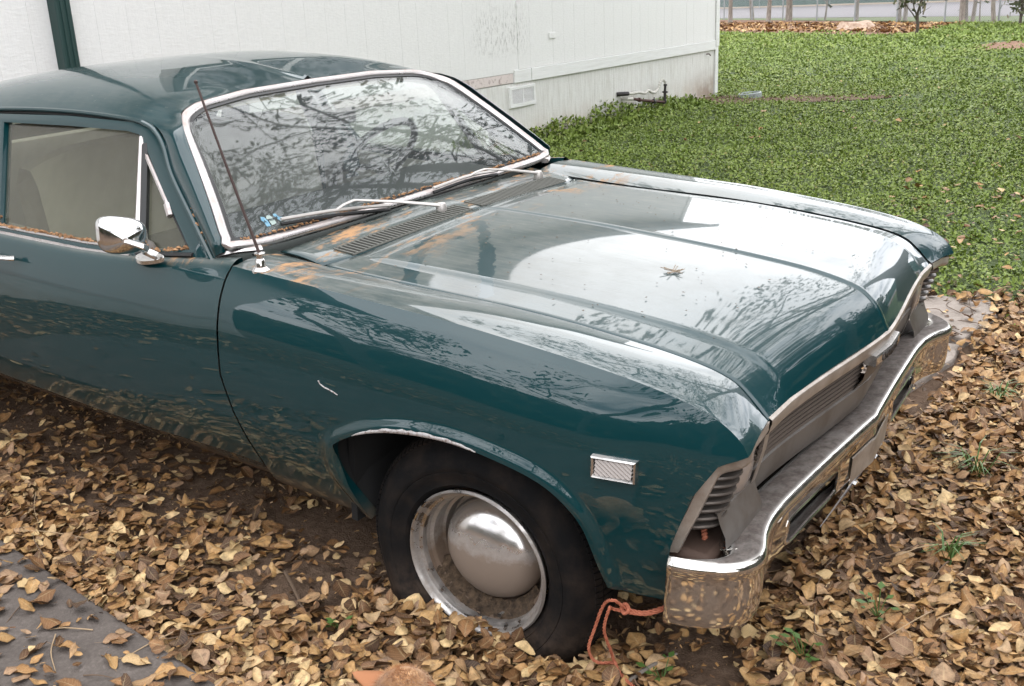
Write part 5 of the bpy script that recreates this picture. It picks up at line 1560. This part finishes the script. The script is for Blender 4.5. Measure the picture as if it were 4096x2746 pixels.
def lawn_density(x, y):
    d = sst(2.3, 3.5, y + .35*np.sin(x*2.3) + .2*np.sin(x*7))
    d = d*(1 - .93*np.exp(-(((y - 11.35 - .25*(x+3.6))/.42)**2)*1.0)*((x > -4.9) & (x < -2.0)))
    d = d*(1 - .9*((y > 21.3) & (y < 24.6) & (x > -3.3 + .4*np.sin(y))))
    d = d*(1 - .6*np.exp(-(((x-.25)/.45)**2 + ((y-4.6)/.30)**2)))
    d = d*(1 - .55*np.exp(-(((x-.6)/.35)**2 + ((y-3.45)/.25)**2)))
    return d
parts = []
for y0, y1, dens, s0, s1, h, per in ((2.1, 5.5, 1150, .017, .030, .065, 4), (5.5, 9, 820, .020, .034, .075, 4), (9, 14, 430, .026, .042, .09, 4), (14, 22, 190, .034, .055, .11, 4), (22, 36, 80, .05, .08, .13, 4)):
    xl = min(-4.9, -4.9 - (y1-11.9)*.68); xr = 1.8 if y1 < 9 else 1.2
    n = int(dens*(y1-y0)*(xr-xl))
    x = rng.uniform(xl, xr, n); y = rng.uniform(y0, y1, n)
    kp = in_lawn(x, y) & (rng.random(n) < lawn_density(x, y)) & in_view(np.stack([x, y, np.full(n, .05)], 1), 1.22)
    kp &= ~((y < 2.55) & (x < .62) & (x > -.62))
    x, y = x[kp], y[kp]
    lump = .55 + .45*np.sin(x*3.1+np.sin(y*2.2))*np.sin(y*2.7+1.3*np.sin(x*1.9)) + .3*np.sin(x*.9)*np.sin(y*.8)
    parts.append(blades(x, y, rng.uniform(s0, s1, len(x)), h*np.clip(lump, .2, 1.4), per))
# coarser weeds along the foot of the wall
n = 900
t = rng.random(n); a_ = 1.0 + 6.2*t; o_ = rng.random(n)**1.6*.42
hgt = (.05 + .17*np.exp(-(o_/.16)**2)*(0.35+.65*np.abs(np.sin(a_*2.3)*np.sin(a_*1.1+.7))))*sst(.3, 2.2, a_)
Pw = np.array([H(a, o, 0) for a, o in zip(a_, o_)])
parts.append(blades(Pw[:, 0], Pw[:, 1], rng.uniform(.035, .06, n), hgt*1.25, 7, .8))
P = np.concatenate(parts)
raw_mesh('lawn_cover', P.reshape(-1, 3), np.arange(len(P)*4).reshape(-1, 4), LAWNL, smooth=False, kind='stuff')
print('lawn leaves', len(P), 'litter', len(Lr))

# ------------------------------------------------------------------ far side: fence, trunks, stump, sapling
STEEL = simple('galvanised_steel', (.32, .33, .33), .5, .6)
f0, f1 = np.array([-24., 50.1]), np.array([-1.5, 33.0])
fd = (f1-f0)/np.linalg.norm(f1-f0); FLEN = np.linalg.norm(f1-f0)
fence = thing('chain_link_fence', 'grey chain link fence along the far edge of the lawn', 'fence', loc=(f0[0], f0[1], 0), rz=math.atan2(fd[1], fd[0]))
for k in range(12):
    MB().tube([(k*FLEN/11, 0, -.05), (k*FLEN/11, 0, 1.95)], .032, 8).obj('post', STEEL, fence)
MB().tube([(0, 0, 1.9), (FLEN, 0, 1.9)], .022, 8).obj('top_rail', STEEL, fence)
wm = MB(); st = .085; hh = 1.82
n = int(FLEN/st)
wv, wf = [], []
for k in range(-int(hh/st), n):
    for sg in (1, -1):
        x0 = k*st
        p0, p1 = (x0, x0+hh) if sg > 0 else (x0+hh, x0)
        if min(p0, p1) < 0 or max(p0, p1) > FLEN:
            continue
        o = len(wv); r_ = .0028
        for px, z in ((p0, .05), (p1, .05+hh)):
            wv += [(px-r_, -.002, z), (px+r_, -.002, z), (px, .004, z)]
        wf += [(o, o+1, o+4, o+3), (o+1, o+2, o+5, o+4), (o+2, o, o+3, o+5)]
raw_mesh('wire_mesh', wv, wf, STEEL, parent=fence, smooth=False)

BARK = M('pale_bark'); BARK.set(base=BARK.ramp(BARK.noise(8, 6, .7, BARK.mapped((3, 3, .7))), (.35, (.15, .125, .10)), (.65, (.33, .29, .25))), rough=.9); BARK.bump(BARK.noise(14, 5, .7, BARK.mapped((3, 3, .6))), .8, .03); BARK = BARK.m
DBARK = M('grey_brown_bark'); DBARK.set(base=DBARK.ramp(DBARK.noise(10, 6, .7, DBARK.mapped((3, 3, .7))), (.35, (.05, .04, .032)), (.65, (.13, .105, .085))), rough=.9); DBARK = DBARK.m
CROWN = M('tree_leaf'); CROWN.set(base=CROWN.ramp(CROWN.n('NewGeometry').outputs['Random Per Island'], (0, (.035, .045, .018)), (.6, (.07, .08, .03)), (1, (.13, .10, .05))), rough=.6); CROWN = CROWN.m
def leaf_cloud(pts, n, spread, size, drop=.0, aspect=.4):
    pts = np.array(pts); c = pts[rng.integers(0, len(pts), n)] + rng.normal(0, spread, (n, 3)) - np.array([0, 0, drop])*rng.random(n)[:, None]
    q = np.array([[-.5, -aspect/2, 0], [.5, -aspect/2, .05], [.5, aspect/2, 0], [-.5, aspect/2, .05]])
    P = rot_z_tilt(np.repeat(q[None], n, 0)*rng.uniform(.6, 1.4, n)[:, None, None]*size, rng.uniform(0, 6.28, n), rng.normal(0, .8, n), rng.normal(.5 if drop else 0, .8, n))
    return (P + c[:, None, :]).reshape(-1, 3)
def grow(base, height, r, lean=(0, 0), levels=3, nbr=4, seed=0, spread=.9, droop=0.0, fork=.45, wob=.13):
    R_ = np.random.default_rng(seed); tubes = []; tips = []
    def branch(p, d, l, r, lev):
        pts = [p]; q = p.copy(); dd = d.copy(); ns = 6
        for i in range(ns):
            dd = dd + R_.normal(0, wob if lev == 0 else .13, 3) + np.array([0, 0, .05 if lev < 2 else -droop]); dd /= np.linalg.norm(dd)
            q = q + dd*l/ns; pts.append(q.copy())
        tubes.append((np.array(pts), np.linspace(r, r*.45, ns+1)))
        if lev >= levels:
            tips.extend(pts[2:]); return
        for b_ in range(nbr + (1 if lev else 0)):
            i = R_.integers(int(ns*fork) if lev == 0 else 2, ns+1); a = R_.uniform(0, 6.28)
            side = np.array([math.cos(a), math.sin(a), R_.uniform(-.1, .6)])*spread
            nd = dd*.6 + side; nd /= np.linalg.norm(nd)
            branch(pts[i], nd, l*R_.uniform(.5, .75), r*.42, lev+1)
    branch(np.array(base, float), np.array([lean[0], lean[1], 1.])/np.linalg.norm([lean[0], lean[1], 1.]), height*.55, r, 0)
    return tubes, tips
def tree(name, label, cat, base, height, r, mat, nleaf, lsize, lspread=.25, group=None, sides=7, keep=None, **kw):
    t_ = thing(name, label, cat, group, loc=(base[0], base[1], 0))
    tubes, tips = grow((0, 0, -.15), height, r, **kw)
    if keep:
        off = np.array([base[0], base[1], 0])
        tubes = [q for i, q in enumerate(tubes) if i == 0 or all(keep(p + off) for p in q[0])]; tips = [p for p in tips if keep(p + off)]
    mb = MB()
    for i, (p, rr) in enumerate(tubes):
        if i == 0:
            rr = rr.copy(); rr[0] *= 1.5
            p = np.vstack([p[0], p[0]*.85+p[1]*.15, p[1:]]); rr = np.concatenate([[rr[0]], [r*1.05], rr[1:]])
        if rr[0] < .004:
            rr = np.maximum(rr, .004)
        mb.tube(p, rr, sides if i == 0 else (5 if rr[0] > .02 else 3), caps=False)
    mb.obj('trunk', mat, t_, fix=False)
    if nleaf:
        v = leaf_cloud(tips, nleaf, lspread, lsize, kw.get('droop', 0)*3)
        raw_mesh('crown', v, np.arange(len(v)).reshape(-1, 4), CROWN, parent=t_, smooth=False)
    return t_
TR = [(-17.85, 42.9, .10, 'pale trunk with a side branch, first one right of the white house corner'), (-18.0, 45.9, .10, 'straight pale trunk by the fence, second one right of the house corner'),
      (-15.37, 41.0, .10, 'dark sided trunk beside a fence post, third one right of the house corner'), (-15.25, 43.1, .15, 'stout pale trunk leaning at the fence, just right of the dark sided one'),
      (-13.55, 42.7, .05, 'slender bent pale stem at the fence left of the cut stump'), (-11.93, 41.7, .085, 'pale trunk leaning right at the fence, just behind the cut stump'),
      (-9.72, 39.75, .07, 'left one of a close pair of pale trunks behind the sapling'), (-9.46, 39.5, .085, 'right one of a close pair of pale trunks behind the sapling'),
      (-6.89, 37.2, .15, 'thickest pale trunk at the fence right of the sapling'), (-6.56, 36.9, .07, 'thin pale trunk standing just right of the thickest one'),
      (-6.40, 37.3, .03, 'short thin stem at the fence beside the thin trunk'), (-5.69, 35.96, .075, 'pale trunk at the fence near the right edge of the picture')]
for i, (x, y, r, lab) in enumerate(TR):
    h = 6 + 3*rng.random() if r > .05 else 2.2
    tree('fence_tree', lab, 'tree', (x, y), h, r, BARK, 700 if r > .05 else 30, .22, .35, 'pale trunks along the fence', lean=(rng.normal(0, .05), rng.normal(0, .03)), levels=2, nbr=3, seed=40+i, fork=.8, wob=.04)
# stump
sp = MB(); an = np.linspace(0, 2*math.pi, 33)[:-1]
lob = 1 + .28*np.sin(an*3+1)**2 + .10*np.sin(an*7)
rows = [np.stack([np.cos(an)*.62*lob*1.35, np.sin(an)*.5*lob*1.3, np.full(32, -.02)], 1), np.stack([np.cos(an)*.50*lob, np.sin(an)*.42*lob, np.full(32, .10)], 1),
        np.stack([np.cos(an)*.46*(1+.1*np.sin(an*5)), np.sin(an)*.38, .26 + .05*np.sin(an*2)], 1), np.stack([np.cos(an)*.30, np.sin(an)*.25, np.full(32, .27)], 1), np.stack([np.cos(an)*.01, np.sin(an)*.01, np.full(32, .25)], 1)]
stump = sp.grid(np.array(rows), cv=True).obj('tree_stump', BARK)
SW = M('stump_wood'); SW.set(base=SW.ramp(SW.noise(9, 6, .7), (.35, (.24, .15, .10)), (.65, (.50, .38, .29))), rough=.9); stump.data.materials[0] = SW.m
stump.location = (-9.25, 32.6, .0); stump.scale = (1.0, 1.0, .95); tag(stump, 'low weathered cut stump on the reddish strip of earth by the fence', 'tree stump')
tree('sapling', 'small leafy sapling standing alone at the far edge of the lawn', 'sapling', (-6.35, 28.6), 2.6, .05, DBARK, 420, .11, .10, None, levels=2, nbr=5, seed=3, spread=.16, fork=.3)
tree('shrub', 'dark leafy shrub at the fence in the top right corner', 'shrub', (-4.35, 32.7), 2.4, .05, DBARK, 900, .12, .16, None, levels=2, nbr=6, seed=9, spread=.7, fork=.15)
# green windscreen fence beyond the road
g0, g1 = np.array([-31.5, 73.2]), np.array([30., 58.6]); gd = (g1-g0)/np.linalg.norm(g1-g0); GL = np.linalg.norm(g1-g0)
gs = thing('screen_fence', 'long dull green screen fence on the far side of the road', 'fence', loc=(*(g0 - gd*25), 0), rz=math.atan2(gd[1], gd[0]))
TE = M('screen_cloth'); TE.set(base=TE.ramp(TE.noise(1.2, 5, .6), (.35, (.055, .100, .090)), (.65, (.085, .135, .12))), rough=.8); TE = TE.m
for k_ in range(15):
    x0 = k_*GL*1.35/15; x1 = (k_+1)*GL*1.35/15
    MB().box(x0+.03, x1-.03, -.01, .01, .12, 4.2).obj('screen_panel', TE, gs, smooth=False)
    MB().tube([(x0, .04, -.1), (x0, .04, 4.25)], .04, 8).obj('post', STEEL, gs)

# ------------------------------------------------------------------ trees the photograph shows only as reflections in paint and glass
def high_enough(p):
    d = p - np.array([0, 0, .85]); az = math.degrees(math.atan2(d[1], d[0])); el = math.degrees(math.atan2(d[2], math.hypot(d[0], d[1])))
    return el > np.interp(az, [60, 92, 100, 106, 112], [0, 8, 22, 33, 37]) and p[2] > 2.6
tree('bare_tree', 'tall half bare tree beyond the car on the lawn, mirrored in hood and windshield', 'tree', (2.2, 8.2), 15.0, .24, DBARK, 5200, .13, .15, 'trees mirrored in the car', keep=high_enough, levels=4, nbr=4, seed=21, spread=1.0, droop=.16, fork=.5, lean=(-.30, -.20))
tree('bare_tree', 'wide half bare tree behind the white house, mirrored in the front of the hood', 'tree', (-10.5, 31.0 - 9), 0.01, .001, DBARK, 0, .1, levels=0) if False else None
tree('leafy_tree', 'broad leafy tree right of the picture, mirrored dark in the nose of the hood', 'tree', (5.6, 6.6), 9.5, .22, DBARK, 7000, .20, .22, 'trees mirrored in the car', levels=4, nbr=4, seed=77, spread=1.1, fork=.35)
BK = [(-7.0, -9.5, 9, .22, 31, 'bare tree behind the photographer, leftmost in the fender reflection'), (-3.4, -11.5, 10, .25, 32, 'forked bare tree behind the photographer, in the middle of the fender reflection'),
      (.8, -10.2, 9, .2, 33, 'bare tree straight behind the photographer, mirrored at the front of the fender')]
for i, (x, y, h, r, sd, lab) in enumerate(BK):
    tree('bare_tree', lab, 'tree', (x, y), h, r, DBARK, 900, .22, .35, 'trees mirrored in the car', levels=3, nbr=3, seed=sd, spread=.8, fork=.35)
hr = thing('hedge', 'tall dark hedge right of the picture, mirrored in the nose and bumper of the car', 'hedge', loc=(7.2, 8, 0))
hp_ = np.stack([rng.normal(0, .7, 9000), rng.uniform(-11, 12, 9000), 3.5*rng.random(9000)**.8], 1)
v = leaf_cloud(hp_, 13000, .12, .36, 0, .7); raw_mesh('foliage', v, np.arange(len(v)).reshape(-1, 4), CROWN, parent=hr, smooth=False)
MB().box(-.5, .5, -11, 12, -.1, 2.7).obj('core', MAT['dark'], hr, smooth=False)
hg = thing('hedge', 'long dark hedge behind the photographer, mirrored as a dark band in the car side', 'hedge', loc=(-12, -15.5, 0))
hp_ = np.stack([rng.uniform(-30, 25, 9000), rng.normal(0, .8, 9000), 3.6*rng.random(9000)**.8], 1)
v = leaf_cloud(hp_, 20000, .12, .42, 0, .7); raw_mesh('foliage', v, np.arange(len(v)).reshape(-1, 4), CROWN, parent=hg, smooth=False)
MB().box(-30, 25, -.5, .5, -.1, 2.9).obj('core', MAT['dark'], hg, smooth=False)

# ------------------------------------------------------------------ orange twine
TWI = M('orange_twine'); TWI.set(base=TWI.ramp(TWI.noise(90, 4, .7), (.35, (.34, .095, .048)), (.65, (.52, .18, .10))), rough=.8); TWI = TWI.m
def cw(p):
    return np.array(CM)[:3, :3] @ np.array(p) + np.array(CM)[:3, 3]
def strand(pts, r, ph):
    P = poly(pts, 150); t = np.arange(150)
    tgt = np.gradient(P, axis=0); tgt /= np.linalg.norm(tgt, axis=1)[:, None]
    A = np.cross(tgt, [0, 0, 1.]); A /= np.linalg.norm(A, axis=1)[:, None] + 1e-9; B = np.cross(tgt, A)
    return P + r*(np.cos(t*.55+ph)[:, None]*A + np.sin(t*.55+ph)[:, None]*B)
loopA = [cw((.515, -.83, .395)), cw((.47, -.86, .375)), cw((.43, -.87, .372)), (.412, -.895, .245), (.372, -.868, .205), (.350, -.872, .140), (.334, -.872, .090), (.334, -.866, .060), (.348, -.858, .042), (.378, -.842, .042), (.392, -.85, .05)]
loopB = [cw((.515, -.83, .39)), cw((.47, -.865, .372)), cw((.40, -.875, .362)), (.405, -.90, .225), (.385, -.89, .165), (.384, -.878, .125), (.386, -.866, .095), (.386, -.850, .055), (.412, -.864, .036), (.450, -.885, .036), (.48, -.90, .036)]
twine = thing('twine', 'orange twine tied to the bumper and looping down beside the front tyre', 'twine', loc=(.3, -.88, .1))
def twp(mb_, nm):
    mb_.v = [tuple(np.array(p) - (.3, -.88, .1)) for p in mb_.v]; return mb_.obj(nm, TWI, twine)
for pts in (loopA, loopB):
    for ph in (0, 2.1, 4.2):
        twp(MB().tube(strand(pts, .0022, ph), .0019, 5), 'strand')
kn = cw((.425, -.872, .372))
twp(MB().tube(poly([kn + np.array(d)*.009 for d in ((1, 0, 0), (0, .5, 1), (-1, 0, .2), (0, -.6, -1))], 24, True), .004, 6, closed=True), 'knot')
twp(MB().tube(strand([cw((.50, -.72, .555)), cw((.52, -.745, .572)), cw((.545, -.77, .572)), cw((.56, -.79, .556))], .0025, 0), .005, 6), 'strand')

# air freshener hanging from the inside mirror
AF = M('dark_card'); AF.set(base=AF.ramp(AF.noise(60, 4), (.4, (.008, .018, .028)), (.6, (.035, .060, .075))), rough=.6); AF = AF.m
o0 = np.array([-1.165, .045, 1.150])
rt = np.array([.20, .98, 0]); rt /= np.linalg.norm(rt)
half_ = [(0, .0), (.006, -.004), (.008, -.014), (.014, -.020), (.012, -.025), (.021, -.034), (.018, -.039), (.028, -.050), (.024, -.055), (.034, -.070), (.030, -.074), (.038, -.088), (.030, -.094), (.022, -.093), (.012, -.098), (.014, -.108), (.026, -.112), (.026, -.124)]
outl = half_ + [(-a, b) for a, b in half_[::-1]]
nf = np.cross(rt, [0, 0, 1])
af = MB().prism(outl[:-1] if outl[0] == outl[-1] else outl, lambda a, b, d: o0 + rt*a*1.02 + np.array([0, 0, b - .085]) + nf*d, -.0012, .0012)
af.tube([o0 + np.array([0, 0, .0]), o0 + np.array([0, 0, -.085])], .0012, 5)
afo = af.obj('air_freshener', AF, smooth=False); afo.matrix_world = CM
tag(afo, 'dark cardboard air freshener cut like a fir hanging behind the windshield', 'air freshener')

# ------------------------------------------------------------------ ginger cat, only the top of its head is in the picture
FUR = M('ginger_fur')
fz = FUR.noise(55, 6, .7)
FUR.set(base=FUR.ramp(fz, (.3, (.34, .16, .065)), (.5, (.52, .285, .125)), (.7, (.66, .43, .23))), rough=.85, sheen=.3); FUR = FUR.m
EAR = simple('cat_ear', (.36, .15, .065), .8)
def ell(mb, c, r, n=16, rot=None):
    P = np.zeros((n, 24, 3))
    for i, a in enumerate(np.linspace(.02, math.pi-.02, n)):
        an_ = np.linspace(0, 2*math.pi, 25)[:-1]
        P[i] = np.stack([r[0]*math.sin(a)*np.cos(an_), r[1]*math.sin(a)*np.sin(an_), np.full(24, r[2]*math.cos(a))], 1)
    o = len(mb.v); mb.grid(P + np.array(c), cv=True); mb.f.append(tuple(range(o, o+24))); mb.f.append(tuple(range(o+(n-1)*24, o+n*24))[::-1])
cat = MB()
# cat frame: +x is where it faces, +y its left
ell(cat, (0, 0, .175), (.064, .060, .055)); ell(cat, (.040, 0, .153), (.034, .032, .026)); ell(cat, (.052, .014, .149), (.016, .016, .014)); ell(cat, (.052, -.014, .149), (.016, .016, .014))
cat.tube(poly([(-.01, 0, .165), (-.07, 0, .135), (-.12, 0, .105), (-.20, 0, .105), (-.26, 0, .085)], 20), np.interp(np.linspace(0, 1, 20), [0, .2, .4, .7, 1], [.042, .052, .062, .068, .050]), 16)
for y in (-.035, .035):
    cat.tube(poly([(-.10, y, .09), (-.11, y*1.2, .05), (-.080, y, .02), (-.03, y, .014)], 12), np.linspace(.030, .015, 12), 10)
    cat.tube(poly([(-.24, y*1.15, .08), (-.19, y*1.5, .05), (-.26, y*1.4, .03), (-.24, y*1.4, .014), (-.18, y*1.4, .012)], 14), np.linspace(.042, .014, 14), 10)
cat.tube(poly([(-.28, 0, .07), (-.33, .03, .04), (-.34, .09, .022), (-.26, .13, .02)], 14), np.linspace(.018, .012, 14), 10)
hd = math.radians(115)
CP = Matrix.Translation((.172, -1.318, .006)) @ Matrix.Rotation(hd, 4, 'Z')
co_ = cat.obj('cat', FUR, fix=False)
co_.matrix_world = CP
rm = co_.modifiers.new('skin', 'REMESH'); rm.mode = 'VOXEL'; rm.voxel_size = .006; rm.use_smooth_shade = True
smo = co_.modifiers.new('smooth', 'SMOOTH'); smo.iterations = 4
tag(co_, 'ginger cat in the leaves by the front wheel, only its head top showing', 'cat')
for s in (-1, 1):
    e = MB()
    b = [np.array([-.026, s*.050, .186]), np.array([.030, s*.034, .208]), np.array([.0, s*.060, .175])]
    tip = np.array([-.004, s*.102, .226]) if s > 0 else np.array([-.012, s*.084, .190])
    P = []
    for t_ in np.linspace(0, 1, 8):
        w = (1-t_)**.75
        c_ = (b[0]+b[1])/2*(1-t_) + tip*t_
        P.append([c_ + (b[0]-b[1])*.5*w, c_ + (b[0]-b[1])*.25*w + np.array([-.008, s*.006, .004])*w, c_ + np.array([-.012, s*.009, .005])*w, c_ + (b[1]-b[0])*.25*w + np.array([-.008, s*.006, .004])*w, c_ + (b[1]-b[0])*.5*w])
    e.grid(np.array(P)).obj('ear', EAR, co_, solid=.003, off=0)
    ee = MB(); ell(ee, (.046, s*.022, .173), (.010, .010, .009), 8); ee.obj('eye', simple('cat_eye', (.25, .28, .05), .1), co_)
nose_ = MB(); ell(nose_, (.074, 0, .157), (.006, .008, .005), 8); nose_.obj('nose', simple('cat_nose', (.45, .16, .12), .5), co_)
fv, ff = [], []
for k_ in range(9000):
    a, b = rng.uniform(0, 6.28), math.acos(rng.uniform(-.3, 1))
    nn = np.array([math.sin(b)*math.cos(a), math.sin(b)*math.sin(a), math.cos(b)])
    p = np.array([0, 0, .175]) + nn*np.array([.062, .058, .053])
    tip = p + nn*rng.uniform(.006, .018) + np.array([-.010, rng.normal(0, .003), -.002])
    e = np.cross(nn, [.3, .2, .9]); e /= np.linalg.norm(e); e *= .0007
    o = len(fv); fv += [p-e, p+e, tip]; ff.append((o, o+1, o+2))
raw_mesh('fur', np.array(fv), np.array(ff), FUR, parent=co_, smooth=False, kind='stuff')
